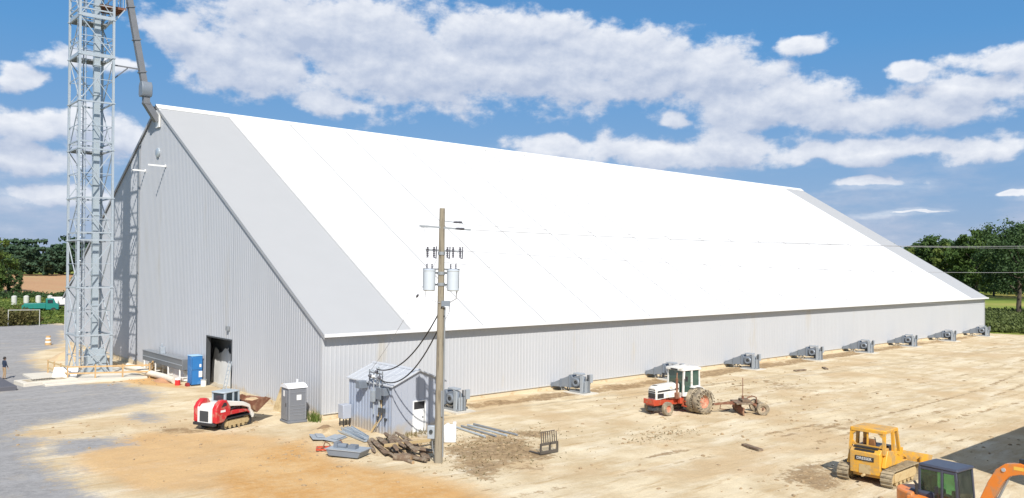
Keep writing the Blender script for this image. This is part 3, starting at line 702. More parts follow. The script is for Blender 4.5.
s_ = MB(); s_.box(-.16,-.06,-.45,.45,-1.35,.15, Matrix.Translation((.9,0,0))); s_.build('inlet_plate', m_white, spt)
st = thing('spout_strut', 'thin steel stay arms reaching from the tower to the spout pipe', 'strut', (-4.0,28.2,25))
s_ = MB(); s_.bar((0,0,.3),(2.25,.3,.35),.10); s_.build('stay_arm', m_spout, st)
s_ = MB(); s_.bar((0,0,-1.0),(1.3,.2,.25),.09); s_.build('stay_arm', m_spout, st)

# pit, guard rails and pads round the foot of the tower
pd = MB(); pd.box(-9.3,-2.1,24.0,31.5,-.3,.16); tag(pd.build('concrete_pad', m_concw, bevel=.03), 'pale concrete pad under the lattice tower', 'concrete pad')
gr_ = thing('guard_rail', 'orange timber guard rail around the foot of the lattice tower', 'railing', (0,0,0))
path = [(-7.6,31.0),(-7.3,26.3),(-2.0,23.9),(-.6,26.8)]
for a in range(3):
    p, q = Vector(path[a]), Vector(path[a+1]); ns = max(2, int((q-p).length/1.5))
    rl = MB()
    for z in (.55,1.05): rl.bar((p.x,p.y,z),(q.x,q.y,z),.05,.12)
    rl.build('rail', m_rail if a else m_lumber, gr_)
    for k in range(ns+(a == 2)):
        c = p.lerp(q, k/ns); MB().bar((c.x,c.y,0),(c.x,c.y,1.2),.10).build('post', m_rail, gr_)
hs = MB(); hs.tube([(-3.2,25.6,.9),(-2.6,25.0,.75),(-2.0,24.4,.42),(-1.7,22.8,.35),(-1.5,21.4,.3),(-1.45,20.0,.22)],.24,12)
tag(hs.build('flexible_hose', m_concw), 'fat pale hose lying from the tower foot toward the blue cabinet', 'hose')
mnd_ = MB()
def heap(mb, cx, cy, rx, ry, h, n=22, m=7, seed=0, z0=-.03):
    vs = [(cx,cy,h+z0)]; 
    for j in range(1, m+1):
        for i in range(n):
            t = 2*PI*i/n; f_ = j/m; k = 1+.22*noise.noise(Vector((math.cos(t)*1.3+seed, math.sin(t)*1.3, j*.4)))
            z = h*(math.cos(f_*PI)*.5+.5)*(1+.3*noise.noise(Vector((math.cos(t)*f_*2+seed, math.sin(t)*f_*2, 5))))
            vs.append((cx+rx*f_*k*math.cos(t), cy+ry*f_*k*math.sin(t), z+z0))
    fs = [(0,1+i,1+(i+1) % n) for i in range(n)]
    for j in range(m-1):
        for i in range(n): fs.append((1+j*n+i, 1+(j+1)*n+i, 1+(j+1)*n+(i+1) % n, 1+j*n+(i+1) % n))
    mb.add(vs, fs)
m_sandh = M('sand_heap', (.50,.37,.22), .95, 0, .2, 1.5, .03, 6)
h1 = MB(); heap(h1,-3.0,33.5,2.4,1.8,.9,seed=1); tag(h1.build('sand_heap', m_sandh), 'tan sand heap behind the lattice tower', 'heap')
h1 = MB(); heap(h1,-3.4,41.5,2.2,1.5,.9,seed=4); tag(h1.build('sand_heap', m_sandh), 'tan sand heap far behind the tower on the gravel', 'heap')
h1 = MB(); heap(h1,-1.5,21.8,.9,1.7,.35,seed=7); tag(h1.build('spoil_heap', M('red_spoil', (.42,.22,.12), .95, 0, .25, 2, .03, 6)), 'reddish soil spread under the pale hose', 'heap')
h1 = MB(); heap(h1,-1.55,-3.1,.95,.6,.42,seed=9); tag(h1.build('earth_mound', M('brown_earth', (.24,.16,.09), .95, 0, .3, 2, .04, 7)), 'small brown earth mound off the near warehouse corner', 'heap')

# loading pit to the left of the tower
sl = thing('loading_pit', 'low tan concrete pit with a dark grate left of the tower', 'pit', (-8.75,26.2,0), R(6))
MB().box(-1.9,1.9,-1.1,1.1,-.2,.26).build('pit_curb', m_concw, sl, bevel=.03)
MB().box(-1.5,1.2,-.7,.7,.20,.27).build('pit_floor', m_conc, sl)
gt = MB()
for k in range(9): gt.box(-1.0+k*.18,-.93+k*.18,-.35,.3,.275,.30)
gt.build('grate', m_dark, sl)
ws = MB(); ws.box(-.85,.85,-.03,.03,0,1.05, Matrix.Translation((-7.45,26.6,.25)) @ Matrix.Rotation(R(-24),4,'Z') @ Matrix.Rotation(R(-50),4,'X'))
tag(ws.build('white_board', m_white), 'white sheet panel leaning against the foot of the tower', 'panel')
bl = MB(); bl.box(-12.9,-11.25,23.4,29.4,-.1,.32); tag(bl.build('dark_block', M('dark_block_grey', (.10,.10,.115), .7), bevel=.04), 'low dark block beside the man at the left edge', 'ramp')  # plain low box in one dark grey

# ================================================================== CONVEYOR HOUSING, BLUE CABINET, things at the gable
cv = thing('conveyor_housing', 'long grey enclosed conveyor on low legs along the gable wall', 'conveyor', (-.65,24.3,0))
m_cvg = M('conveyor_grey', (.17,.185,.20), .5, .2, .12, 2)
MB().box(-.32,.32,-4.5,4.5,.95,1.75).build('housing', m_cvg, cv, bevel=.03)
MB().box(-.36,.36,-4.5,4.5,1.75,1.80).build('housing_lid', m_galvd, cv)
b_ = MB(); b_.box(-.35,-.32,-4.5,4.5,1.30,1.36); b_.build('side_rail', m_fanl, cv)
for y in (-4,-1.5,1.4,4.1):
    lg = MB(); lg.bar((-.3,y,0),(-.3,y,.98),.09); lg.bar((.3,y,0),(.3,y,.98),.09); lg.bar((-.3,y,.35),(.3,y,.35),.06)
    if y == 4.1: lg.bar((-.3,y,.05),(-.3,y-1.2,.95),.06)
    lg.build('leg', m_white, cv)
b_ = MB(); b_.box(-.28,.1,.3,.75,1.8,2.35); b_.cyl((-.1,.52,2.35),(-.1,.52,2.6),.08,8); b_.build('drive_motor', m_fanl, cv, bevel=.02)
MB().box(.05,.42,-3.9,-.6,.05,.85).build('lower_panel', m_white, cv)

bc = thing('blue_cabinet', 'tall cobalt blue plastic cabinet with white stickers beside the doorway', 'cabinet', (-.62,18.1,0))
MB().box(-.42,.40,-.42,.42,.10,2.22).build('cabinet_body', m_blue, bc, bevel=.04)
b_ = MB(); b_.box(-.46,.43,-.45,.45,2.22,2.28); b_.build('cabinet_lid', M('pale_blue_lid', (.30,.50,.70), .5), bc, bevel=.03)
b_ = MB(); b_.box(.12,.38,-.435,-.42,.65,1.10); b_.build('sticker', m_white, bc)
b_ = MB(); b_.box(.16,.30,-.435,-.42,1.4,1.62); b_.build('sticker', m_white, bc)
b_ = MB()
for y in (-.3,.3): b_.box(-.38,.36,y-.08,y+.08,0,.1)
b_.build('foot', m_blackp, bc)
b_ = MB(); b_.box(-.40,-.385,-.43,-.42,.2,2.1); b_.box(-.385,.38,-.43,-.42,1.2,1.22); b_.build('door_gap', m_dark, bc)
jg = thing('jug', 'red water jug with white lid on the ground left of the blue cabinet', 'jug', (-1.6,18.9,0))
MB().cyl((0,0,0),(0,0,.42),.2,16,.19).build('jug_body', m_redp, jg, bevel=.02)
MB().cyl((0,0,.42),(0,0,.56),.20,16,.15).build('jug_lid', m_white, jg)
jg2 = thing('red_bag', 'small dark red bag on the ground at the foot of the blue cabinet', 'bag', (-1.25,17.9,0))
MB().prism([(-.22,0),(.22,0),(.18,.2),(.06,.28),(-.10,.26),(-.2,.16)],-.12,.12,'x').build('bag_body', M('dark_red_cloth', (.25,.02,.02), .9), jg2, bevel=.03)
MB().tube([(0,-.1,.24),(0,-.07,.36),(0,.07,.36),(0,.1,.24)],.012,6).build('bag_handle', m_black, jg2)
# stepladder by the door
sl2 = thing('stepladder', 'aluminium stepladder leaning by the right side of the doorway', 'ladder', (-.25,12.6,0), R(90))
b_ = MB()
for s in (-.25,.25): b_.bar((s,.45,0),(s*.8,.0,2.3),.05)
b_.build('side_rail', m_galv, sl2)
for k in range(7): 
    f_ = (k+.8)/8; MB().box(-.25+.05*f_,.25-.05*f_,.45*(1-f_)-.04,.45*(1-f_)+.04,2.3*f_-.015,2.3*f_+.015).build('rung', m_galv, sl2)
dr = thing('drum', 'small white drum at the left jamb of the doorway', 'drum', (-.3,17.25,0))
MB().cyl((0,0,0),(0,0,.5),.2,16).build('drum_body', m_white, dr, bevel=.02)
MB().lathe([(.21,.46),(.225,.48),(.225,.52),(.0,.53)],16,'z').build('drum_lid', m_fanl, dr)

# plywood leaning on the wall + portable toilet + weeds
py_ = MB(); py_.box(-.02,.02,-.95,.95,0,1.75, Matrix.Translation((-.75,3.9,0)) @ Matrix.Rotation(R(20),4,'Y'))
tag(py_.build('plywood_sheet', M('plywood', (.52,.40,.22), .8, 0, .2, 2, dirt=(.36,.25,.12), damt=.3)), 'tan plywood sheet leaning on the gable wall behind the toilet', 'plywood sheet')
pt = thing('portable_toilet', 'grey portable toilet with white domed roof at the gable corner', 'portable toilet', (-1.45,.72,0), R(-4))
MB().box(-.55,.55,-.55,.55,.12,2.0).build('cabin', m_toilet, pt, bevel=.03)
b_ = MB(); b_.box(-.6,.6,-.6,.6,.0,.13); b_.build('base', m_toilet, pt, bevel=.02); b_.v = []
pr = [(-.60,2.0)]+[(-.6+1.2*i/10, 2.03+.22*math.sin(PI*i/10)**.6) for i in range(11)]+[(.6,2.0)]
MB().prism(pr,-.6,.6,'x').build('roof', m_toiletr, pt, bevel=.03)
dd = MB(); dd.box(-.585,-.552,-.36,.36,.18,1.88); dr_ = dd.build('door', M('toilet_door', (.20,.21,.23), .5), pt, bevel=.01)
MB().box(-.61,-.586,-.30,-.24,.95,1.15).build('handle', m_blackp, dr_)
MB().box(-.592,-.586,-.08,.14,1.52,1.86).build('sign', m_white, dr_)
b_ = MB(); b_.box(-.06,.22,-.562,-.552,1.32,1.62); b_.build('sticker', m_white, pt)
b_ = MB()
for z in (.45,.62,.80,1.0,1.75): b_.box(-.48,.48,-.566,-.55,z,z+.03)
for x in (-.5,.5): b_.box(x-.03,x+.03,-.566,-.55,.2,1.95)
b_.build('side_rib', M('toilet_rib', (.22,.23,.25), .5), pt)
MB().cyl((.35,.35,2.1),(.35,.35,2.4),.05,8).build('vent_pipe', m_toiletr, pt)

def blades(mb, cx, cy, sx, sy, n, h0, h1, w=.03, seed=1, lean=.3, z=0):
    r_ = random.Random(seed)
    for _ in range(n):
        x = r_.gauss(cx, sx); y = r_.gauss(cy, sy); h = r_.uniform(h0, h1); a = r_.uniform(0, PI); l = r_.uniform(-lean, lean)*h; m_ = r_.uniform(-lean, lean)*h
        dx, dy = math.cos(a)*w, math.sin(a)*w
        mb.add([(x-dx,y-dy,z),(x+dx,y+dy,z),(x+l*.4+dx*.7,y+m_*.4+dy*.7,z+h*.6),(x+l,y+m_,z+h),(x+l*.4-dx*.7,y+m_*.4-dy*.7,z+h*.6)], [(0,1,2,3,4)])
m_grass = leafmat('weed_green', (.05,.10,.015), (.16,.20,.05), 1.0)
wd = MB(); blades(wd,-.5,-.0,.14,.22,120,.25,.75,.02,2); tag(wd.build('weed_clump', m_grass, smooth=False), 'green weed clump growing between the grey toilet and the warehouse corner', 'weeds')

# ================================================================== SHED
SX0, SX1, SY0, SY1, SHE, SHR = .58, 3.98, -6.55, -2.1, 2.72, 3.42
sh = thing('pump_shed', 'small blue grey metal shed with low gable roof and white door', 'shed')
def shz(x): c = (SX0+SX1)/2; return SHR-(SHR-SHE)*abs(x-c)/(c-SX0)
siding((SX0,SY0,0),(SX0,SY1,0), lambda t: 0, lambda t: SHE, (-1,0,0), .30, .03).build('side_wall', m_shed, sh, smooth=False, recalc=False)
siding((SX1,SY0,0),(SX1,SY1,0), lambda t: 0, lambda t: SHE, (1,0,0), .30, .03).build('side_wall', m_shed, sh, smooth=False, recalc=False)
siding((SX0,SY1,0),(SX1,SY1,0), lambda t: 0, lambda t: shz(SX0+t), (0,1,0), .30, .03).build('back_wall', m_shed, sh, smooth=False, recalc=False)
c_ = (SX0+SX1)/2; DX0, DX1, DZ = 1.98, 2.70, 1.72
fw_ = MB(); fw_.prism([(SX0,0),(DX0,0),(DX0,DZ),(DX1,DZ),(DX1,0),(SX1,0),(SX1,SHE),(c_,SHR),(SX0,SHE)],SY0,SY0+.03,'y'); fw_.build('front_wall', m_shedf, sh, smooth=False)
b_ = MB()
for k in range(9):
    x = SX0+.2+k*.38
    if DX0-.1 < x < DX1+.1: b_.box(x,x+.03,SY0-.018,SY0-.002,DZ+.12,shz(x)-.03)
    else: b_.box(x,x+.03,SY0-.018,SY0-.002,.02,shz(x)-.03)
b_.build('wall_rib', m_shedf, sh)
for s in (0, 1):
    r_ = MB(); xa, xb = (SX0-.14, c_) if s == 0 else (SX1+.14, c_)
    za = SHE-.14*(SHR-SHE)/(c_-SX0); zb = SHR
    r_.add([(xa,SY0-.15,za),(xb,SY0-.15,zb),(xb,SY1+.15,zb),(xa,SY1+.15,za),(xa,SY0-.15,za+.06),(xb,SY0-.15,zb+.06),(xb,SY1+.15,zb+.06),(xa,SY1+.15,za+.06)],
           [(0,3,2,1),(4,5,6,7),(0,1,5,4),(1,2,6,5),(2,3,7,6),(3,0,4,7)])
    for k in range(9):
        y = SY0-.1+k*.57
        r_.add([(xa,y,za+.06),(xb,y,zb+.06),(xb,y+.05,zb+.06),(xa,y+.05,za+.06),(xa,y,za+.085),(xb,y,zb+.085),(xb,y+.05,zb+.085),(xa,y+.05,za+.085)],
           [(4,5,6,7),(0,1,5,4),(1,2,6,5),(2,3,7,6),(3,0,4,7)])
    r_.build('roof_panel', m_sheetr, sh, smooth=False)
MB().prism([(c_-.15,SHR+.02),(c_,SHR+.11),(c_+.15,SHR+.02)],SY0-.16,SY1+.16,'y').build('ridge_cap', m_sheetr, sh)
dr_ = MB(); dr_.box(DX0+.03,DX1-.03,SY0+.01,SY0+.05,.03,DZ-.42); d_ = dr_.build('door', m_white, sh)
MB().box(DX0+.03,DX1-.03,SY0+.03,SY0+.06,DZ-.42,DZ-.02).build('door_shade_panel', m_dark, sh)  # dark sheet that paints in the shadow across the door top
MB().cyl((DX1-.12,SY0-.03,.85),(DX1-.12,SY0+.01,.85),.035,8).build('handle', m_blackp, d_)
b_ = MB(); b_.box(DX0-.07,DX0,SY0-.03,SY0+.03,0,DZ+.07); b_.box(DX1,DX1+.07,SY0-.03,SY0+.03,0,DZ+.07); b_.box(DX0,DX1,SY0-.03,SY0+.03,DZ,DZ+.07); b_.build('door_frame', m_white, sh)
b_ = MB(); b_.box(DX0-.3,DX1+.3,SY0-1.0,SY0-.04,-.1,.08); b_.build('door_step', m_conc, sh)
b_ = MB(); b_.box(SX0-.04,SX0+.05,SY0-.04,SY0+.04,0,SHE-.02); b_.build('corner_trim', m_shedf, sh)
# electrical equipment on the side wall
ex = SX0-.03
b_ = MB(); b_.box(ex-.22,ex,-5.75,-5.25,1.9,2.55); b_.build('switch_box', m_fan, sh, bevel=.01)
b_ = MB(); b_.box(ex-.25,ex,-5.05,-4.75,1.7,2.3); b_.build('switch_box', m_fanl, sh, bevel=.01)
b_ = MB()
for i in range(3): b_.cyl((ex-.12,-5.95+i*.22,1.2),(ex-.12,-5.95+i*.22,1.45),.08,10)
for i in range(2): b_.cyl((ex-.10,-6.1+i*.75,.95),(ex-.16,-6.1+i*.75,.75),.10,10,.03)
b_.build('floodlight', m_fandk, sh)
mast = MB(); mast.tube([(ex-.12,-5.5,1.2),(ex-.12,-5.5,3.55),(ex-.2,-5.5,3.68),(ex-.32,-5.5,3.60)],.045,8); mast.tube([(ex-.10,-4.9,1.0),(ex-.10,-4.9,3.35),(ex-.18,-4.9,3.46),(ex-.3,-4.9,3.38)],.04,8)
mast.build('service_mast', m_galv, sh)
rk = MB(); rk.bar((ex-.16,-5.85,3.0),(ex-.16,-4.55,3.0),.06); rk.bar((ex-.16,-5.85,3.3),(ex-.16,-4.55,3.3),.06)
for y in (-5.85,-5.3,-4.55): rk.bar((ex-.16,y,2.6),(ex-.16,y,3.45),.05); rk.bar((ex-.16,y,2.95),(ex+.1,y,2.7),.04)
rk.build('service_rack', m_galvd, sh)
for (y, z) in ((-5.7,3.12),(-5.1,3.12),(-4.75,3.12),(-5.4,3.4)):
    MB().lathe([(.0,-.09),(.06,-.09),(.09,-.05),(.05,0),(.09,.05),(.06,.09),(0,.09)],10,'x',(ex-.26,y,z)).build('insulator', m_porc if y != -5.1 else m_white, rk_p if False else sh)
b_ = MB(); b_.box(ex-.55,ex-.02,-4.15,-3.72,2.35,2.75); b_.box(ex-.4,ex-.02,-6.35,-6.1,2.2,2.6); b_.build('junction_box', m_fan, sh, bevel=.01)
cdt = MB(); cdt.tube([(ex-.06,-5.5,1.9),(ex-.06,-5.45,1.3),(ex-.10,-5.2,.6),(ex-.25,-4.9,.05)],.035,6); cdt.tube([(ex-.05,-5.62,1.9),(ex-.05,-5.62,.9),(ex-.3,-5.0,.04)],.03,6); cdt.build('conduit', m_lumber, sh)
ac = thing('equipment_box', 'pale blue equipment box on a stand at the left rear of the shed', 'equipment box', (.18,-2.35,0))
MB().box(-.3,.25,-.28,.28,.45,1.25).build('box_body', m_shedf, ac, bevel=.03)
for x in (-.22,.18):
    for y in (-.2,.2): MB().bar((x,y,0),(x,y,.46),.05).build('leg', m_blackp, ac)

# ================================================================== UTILITY POLE
pole = thing('utility_pole', 'wooden utility pole with two grey transformers in front of the shed', 'utility pole', (-.95,-12.75,0))
pole.rotation_euler = Matrix.Rotation(R(-.25), 3, Vector((0,0,1)).cross(leanv)).to_euler()
p_ = MB(); p_.tube([(0,0,-.3),(0,0,4),(0,0,8),(0,0,11.95)],[.20,.175,.155,.13],14); p_.build('shaft', m_wood, pole)
er = Vector((.746,-.666,0)); ef = Vector((.666,.746,0))      # across and along the line
cx1 = MB(); cx1.bar(-er*1.05+Vector((0,0,11.1))-ef*.2, er*1.35+Vector((0,0,10.95))+ef*.1, .085); cx1.bar(er*.1+Vector((0,0,11.35)), er*1.0+Vector((0,0,11.25)), .05)
cx1.build('insulated_arm', m_galvd, pole)
for (u, z) in ((-.8,11.08),(.85,11.0),(.75,11.3)):
    i_ = MB(); c = er*u+Vector((0,0,z)); d = er*.20
    i_.tube([c-d+d*2*k/12 for k in range(13)],[.035 if k % 2 else .07 for k in range(13)],8); i_.build('insulator', m_porc, pole)
cx2 = MB(); cx2.bar(-er*.75+Vector((0,0,9.98)), er*.95+Vector((0,0,9.92)), .07,.09); cx2.cyl((0,0,9.75),(0,0,9.90),.175,14); cx2.build('crossarm', m_galvd, pole)
for u in (-.65,-.35,.28,.55,.88):
    i_ = MB(); c = er*u-ef*.08
    i_.tube([c+Vector((0,0,9.62+.05*k)) for k in range(11)],[.03 if k % 2 else .065 for k in range(11)],8)
    if u in (-.35,.28,.88): i_.bar(c+er*.1+Vector((0,0,9.58)), c+er*.12+Vector((0,0,10.15)), .04); i_.bar(c+Vector((0,0,9.62)), c+er*.12+Vector((0,0,9.58)), .04)
    i_.build('cutout_fuse', m_porc, pole)
for s in (-1, 1):
    c = er*(.56*s)
    t_ = MB(); t_.lathe([(0,8.12),(.25,8.05),(.29,8.10),(.29,8.98),(.31,9.0),(.31,9.04),(.15,9.10),(0,9.10)],20,'z',tuple(c)); tk = t_.build('transformer', m_tx, pole)
    bs_ = MB()
    for k in (-.12,.12): bs_.tube([c+er*k+Vector((0,0,9.05+.04*j)) for j in range(8)],[.025 if j % 2 else .045 for j in range(8)],8)
    bs_.build('bushing', m_porc, tk)
    hb = MB(); hb.bar(er*(.12*s)+Vector((0,0,8.9)), c+Vector((0,0,8.9)), .08); hb.bar(er*(.12*s)+Vector((0,0,8.35)), c+Vector((0,0,8.35)), .08)
    for k in range(3): q = c+er*(s*.27)+ef*(-.08+.08*k); hb.bar(q+Vector((0,0,8.2)), q+Vector((0,0,8.95)), .025)
    hb.bar(er*(.08*s)+Vector((0,0,9.08)), c+er*(.3*s)+Vector((0,0,9.08)), .06); hb.build('hanger_bracket', m_fandk, pole)
for z in (8.3,8.82): MB().cyl((0,0,z),(0,0,z+.14),.185,14).build('pole_band', m_galvd, pole)
for pts_, r_ in (([er*-.7+Vector((0,0,8.2)),er*-.72+Vector((0,0,7.75)),er*-.4+Vector((0,0,7.6)),er*0+Vector((0,0,7.5))-ef*.2],.018),
    ([er*.75+Vector((0,0,8.1)),er*.72+Vector((0,0,7.7)),er*.3+Vector((0,0,7.45)),er*.1+Vector((0,0,7.3))-ef*.2],.035),
    ([er*.4+Vector((0,0,7.5))-ef*.1,er*.42+Vector((0,0,7.1))-ef*.1,er*.22+Vector((0,0,6.7))-ef*.1],.02),
    *[([er*u+Vector((0,0,11.0)), er*u*1.1+Vector((0,0,10.5)), er*(u*.9)+Vector((0,0,9.9)), er*u*.8+Vector((0,0,9.2))],.01) for u in (-.8,.85)]):
    MB().tube(pts_, r_, 6).build('jumper_wire', m_wire, pole)
b_ = MB(); b_.box(.05,.45,-.25,-.05,7.35,7.6, Matrix.Rotation(R(-42),4,'Z')); b_.build('splice_box', m_fan, pole)
b_ = MB(); b_.tube([(0,-.20,.3),(0,-.20,7.3)],.04,8,Matrix.Rotation(R(40),4,'Z')); b_.tube([(.1,-.18,2.2),(.09,-.17,3.4)],.05,8,Matrix.Rotation(R(-30),4,'Z')); b_.build('riser_conduit', m_galvd, pole)
mtb = MB(); mtb.box(-.52,-.18,-.16,.10,1.15,1.75, Matrix.Rotation(R(-42),4,'Z')); mtb_ = mtb.build('meter_box', m_fanl, pole, bevel=.02)
b_ = MB(); b_.cyl((-.35,-.16,1.5),(-.35,-.24,1.5),.09,12,T=Matrix.Rotation(R(-42),4,'Z')); b_.build('meter_dial', m_glass, mtb_)
b_ = MB(); b_.tube([(-.3,0,1.15),(-.28,0,.7),(-.16,0,.3)],.03,6,Matrix.Rotation(R(-42),4,'Z')); b_.build('meter_conduit', m_galvd, mtb_)

# ---- wires
PB = Vector((-.95,-12.75,0))
def sag(a, b, s, n=24): return [a.lerp(b, i/n)-Vector((0,0,s*4*(i/n)*(1-i/n))) for i in range(n+1)]
def wire(name, a, b, s, r, mat, label, cat='power line', group=None):
    m_ = MB(); m_.tube(sag(Vector(a), Vector(b), s), r, 6); o = m_.build(name, mat); tag(o, label, cat, group); return o
wire('power_line', PB+er*1.35+Vector((0,0,10.95))+ef*.1, (84,-21,12.2), .55, .016, m_wire, 'highest thin wire running right from the pole across the roof')
wire('power_line', PB+er*1.0+Vector((0,0,11.2)), (84,-22.2,11.9), .6, .012, m_wire, 'second thin wire running right from the pole just under the highest')
wire('power_line', PB+er*.95+Vector((0,0,9.95)), (84,-20,9.3), .6, .014, m_wire, 'middle thin wire running right from the pole crossarm below the upper pair')
wire('power_line', PB+er*.2+Vector((0,0,9.4)), (84,-8,5.0), .5, .010, m_wire, 'lowest thin wire running right across the white roof and eave')
gw_ = thing('guy_wire', 'thin slack wire from the pole to the shed roof with a dark insulator', 'wire', (0,0,0))
g_ = MB(); pa = PB+Vector((-.1,.1,9.6)); pb_ = Vector((ex-.1,-4.6,3.4)); g_.tube(sag(pa, pb_, .25), .010, 5); g_.build('strand', m_wire, gw_)
i_ = MB(); q = pa.lerp(pb_, .27)-Vector((0,0,.19)); dd_ = (pb_-pa).normalized()*.14; i_.tube([q-dd_, q-dd_*.4, q+dd_*.4, q+dd_],[.02,.06,.06,.02],8); i_.build('insulator', m_porc, gw_)
wire('service_cable', PB+Vector((-.05,-.2,7.3)), (ex-.3,-5.5,3.55), .95, .034, m_cable, 'upper thick black cable drooping from the pole to the shed mast', 'cable', 'service cables to the shed')
wire('service_cable', PB+Vector((.1,-.2,6.9)), (ex-.3,-5.9,3.0), 1.15, .034, m_cable, 'lower thick black cable drooping from the pole to the shed wall', 'cable', 'service cables to the shed')

# ================================================================== things lying round the shed
# weathered timbers
tl = ['split dark railroad timber, outermost on the left of the pile','dark timber lying second from the left of the pile','grey brown timber in the upper middle of the pile','dark timber at the back of the pile by the shed wall',
      'short dark timber at the pole end of the pile','thick dark timber lowest at the front of the pile','reddish log with sawn round end at the front of the pile','dark timber crossing the right part of the pile','thin timber closest to the shed front wall','dark broken timber under the pale beam']
tb = [((-.9,-6.9,.15),(-2.2,-10.3,.16),.13),((-.5,-6.9,.16),(-1.75,-10.6,.18),.14),((-.1,-6.9,.36),(-1.3,-10.2,.38),.12),((.35,-6.95,.16),(-.6,-10.0,.16),.13),
      ((-1.0,-10.3,.34),(-.6,-12.2,.36),.14),((-1.5,-10.7,.15),(-1.5,-12.5,.15),.15),((-2.25,-11.0,.14),(-1.75,-11.7,.14),.19),((-.3,-10.6,.16),(-1.3,-12.3,.16),.15),((.9,-7.05,.12),(.2,-9.4,.12),.10),((-.95,-8.6,.50),(-1.9,-10.7,.42),.10)]
tl += ['thin splintered board sticking out on the left of the pile','grey board lying flat at the very back of the pile','broken dark board under the round log','narrow dark board along the middle of the pile','short split board at the left front corner of the pile','dark slab tilted against the timbers near the pole']
tb += [((-1.0,-6.7,.10),(-2.3,-9.4,.10),.08),((.6,-6.9,.30),(-.2,-9.0,.42),.09),((-2.0,-10.2,.08),(-2.0,-12.2,.08),.09),((-.4,-7.4,.46),(-1.5,-10.8,.50),.08),((-1.8,-9.0,.25),(-2.2,-10.9,.20),.08),((-.7,-9.6,.50),(-1.4,-11.6,.42),.12)]
for (a, b, r_), lb in zip(tb, tl):
    m_ = MB(); A_ = Vector(a); B_ = Vector(b); d = (B_-A_).normalized(); n_ = 9; rnd = 'round' in lb
    q_ = random.Random(int(a[0]*97+b[1]*31)); sd_ = d.cross(Vector((0,0,1))).normalized(); tw_ = q_.uniform(-.5,.5)
    wv_, hv_ = (r_, r_) if rnd else (r_*q_.uniform(1.0,1.35), r_*q_.uniform(.45,.75))
    vs_ = []; nn = 12 if rnd else 6
    for k in range(n_):
        p = A_.lerp(B_, k/(n_-1)); tp = 1-.25*(k in (0, n_-1))*(not rnd)
        for j in range(nn):
            t_ = 2*PI*(j+.5)/nn+tw_; wob = 1+(.06 if rnd else .28)*noise.noise(Vector((k*.8+a[0]*9, j*2.1, b[1])))
            vs_.append(p+sd_*(math.cos(t_)*wv_*wob*tp)+Vector((0,0,1))*(math.sin(t_)*hv_*wob*tp)+d*(q_.uniform(-.12,.12) if k in (0, n_-1) and not rnd else 0))
    fs_ = [(k*nn+j, k*nn+(j+1) % nn, (k+1)*nn+(j+1) % nn, (k+1)*nn+j) for k in range(n_-1) for j in range(nn)]+[tuple(range(nn))[::-1], tuple(range((n_-1)*nn, n_*nn))]
    m_.add(vs_, fs_)
    o = m_.build('timber', m_log); tag(o, lb, 'timber', 'weathered timbers piled by the shed')
    if rnd:
        e_ = MB(); e_.cyl(B_, B_+d*.012, r_*.86, 10); e_.build('sawn_end', m_cutend, o)
b_ = MB(); b_.bar((-2.1,-10.0,.50),(1.0,-9.6,.30),.16,.13); tag(b_.build('pale_beam', m_lumber), 'pale new lumber beam lying across the timber pile', 'beam')
# metal sheets and channels left of the shed
for k, lb in enumerate(('galvanised channel nearest the shed wall','galvanised channel in the middle of the metal stack','galvanised channel on top of the metal stack','galvanised channel on the outer side of the stack')):
    c = MB(); dx = -.28*k; z = .06+(.08 if k == 2 else 0)
    T = Matrix.Translation((-.35+dx*.9,-4.6-.25*k,z)) @ Matrix.Rotation(R(-104+3*k),4,'Z')
    c.box(-1.6,1.6,-.13,.13,0,.02,T); c.box(-1.6,1.6,-.13,-.11,.02,.10,T); c.box(-1.6,1.6,.11,.13,.02,.10,T)
    tag(c.build('steel_channel', m_galv), lb, 'steel channel', 'galvanised channels left of the shed')
for k, lb in enumerate(('crumpled blue grey sheet at the left end of the scrap','small flat grey sheet beside the earth mound')):
    c = MB(); T = Matrix.Translation((-2.15-.55*k,-5.3+.8*k,.09)) @ Matrix.Rotation(R(30+40*k),4,'Z') @ Matrix.Rotation(R(6),4,'X')
    c.box(-.65,.65,-.38,.38,0,.03,T); c.box(-.3,.6,-.3,.1,.05,.09,T); tag(c.build('metal_sheet', m_fanl), lb, 'metal sheet')
tray = thing('steel_tray', 'low grey steel tray with motor parts on it lying before the shed', 'tray', (-3.55,-9.0,0), R(-62))
MB().prism([(-.8,.08),(.8,.08),(.95,.38),(-.95,.38)],-.48,.48,'y').build('tray_body', m_fan, tray, bevel=.03)
b_ = MB(); b_.box(-.98,.98,-.52,.52,.38,.42); b_.build('tray_rim', m_fanl, tray)
b_ = MB(); b_.cyl((-.5,0,.5),(-.05,0,.5),.13,12); b_.box(.1,.5,-.2,.15,.42,.6); b_.box(-.7,-.5,-.2,.2,.42,.66); b_.build('motor_part', m_fan, tray)
op = thing('orange_scrap', 'small orange steel frame lying next to the grey tray', 'steel frame', (-3.5,-7.3,0), R(-30))
b_ = MB(); b_.bar((-.7,-.3,.12),(.7,-.3,.12),.08); b_.bar((-.7,.3,.12),(.7,.3,.12),.08); b_.bar((-.7,-.3,.12),(-.7,.3,.12),.08); b_.bar((.2,-.3,.12),(.2,.3,.12),.08); b_.build('frame_bar', m_tred, op)
b_ = MB(); b_.tube([(.3,0,.2),(.45,.1,.5),(.6,.0,.2)],.04,8); b_.tube([(-.4,.0,.15),(-.3,.1,.42),(-.1,.15,.3),(0,-.1,.12)],.03,8); b_.build('bent_pipe', m_rust, op)
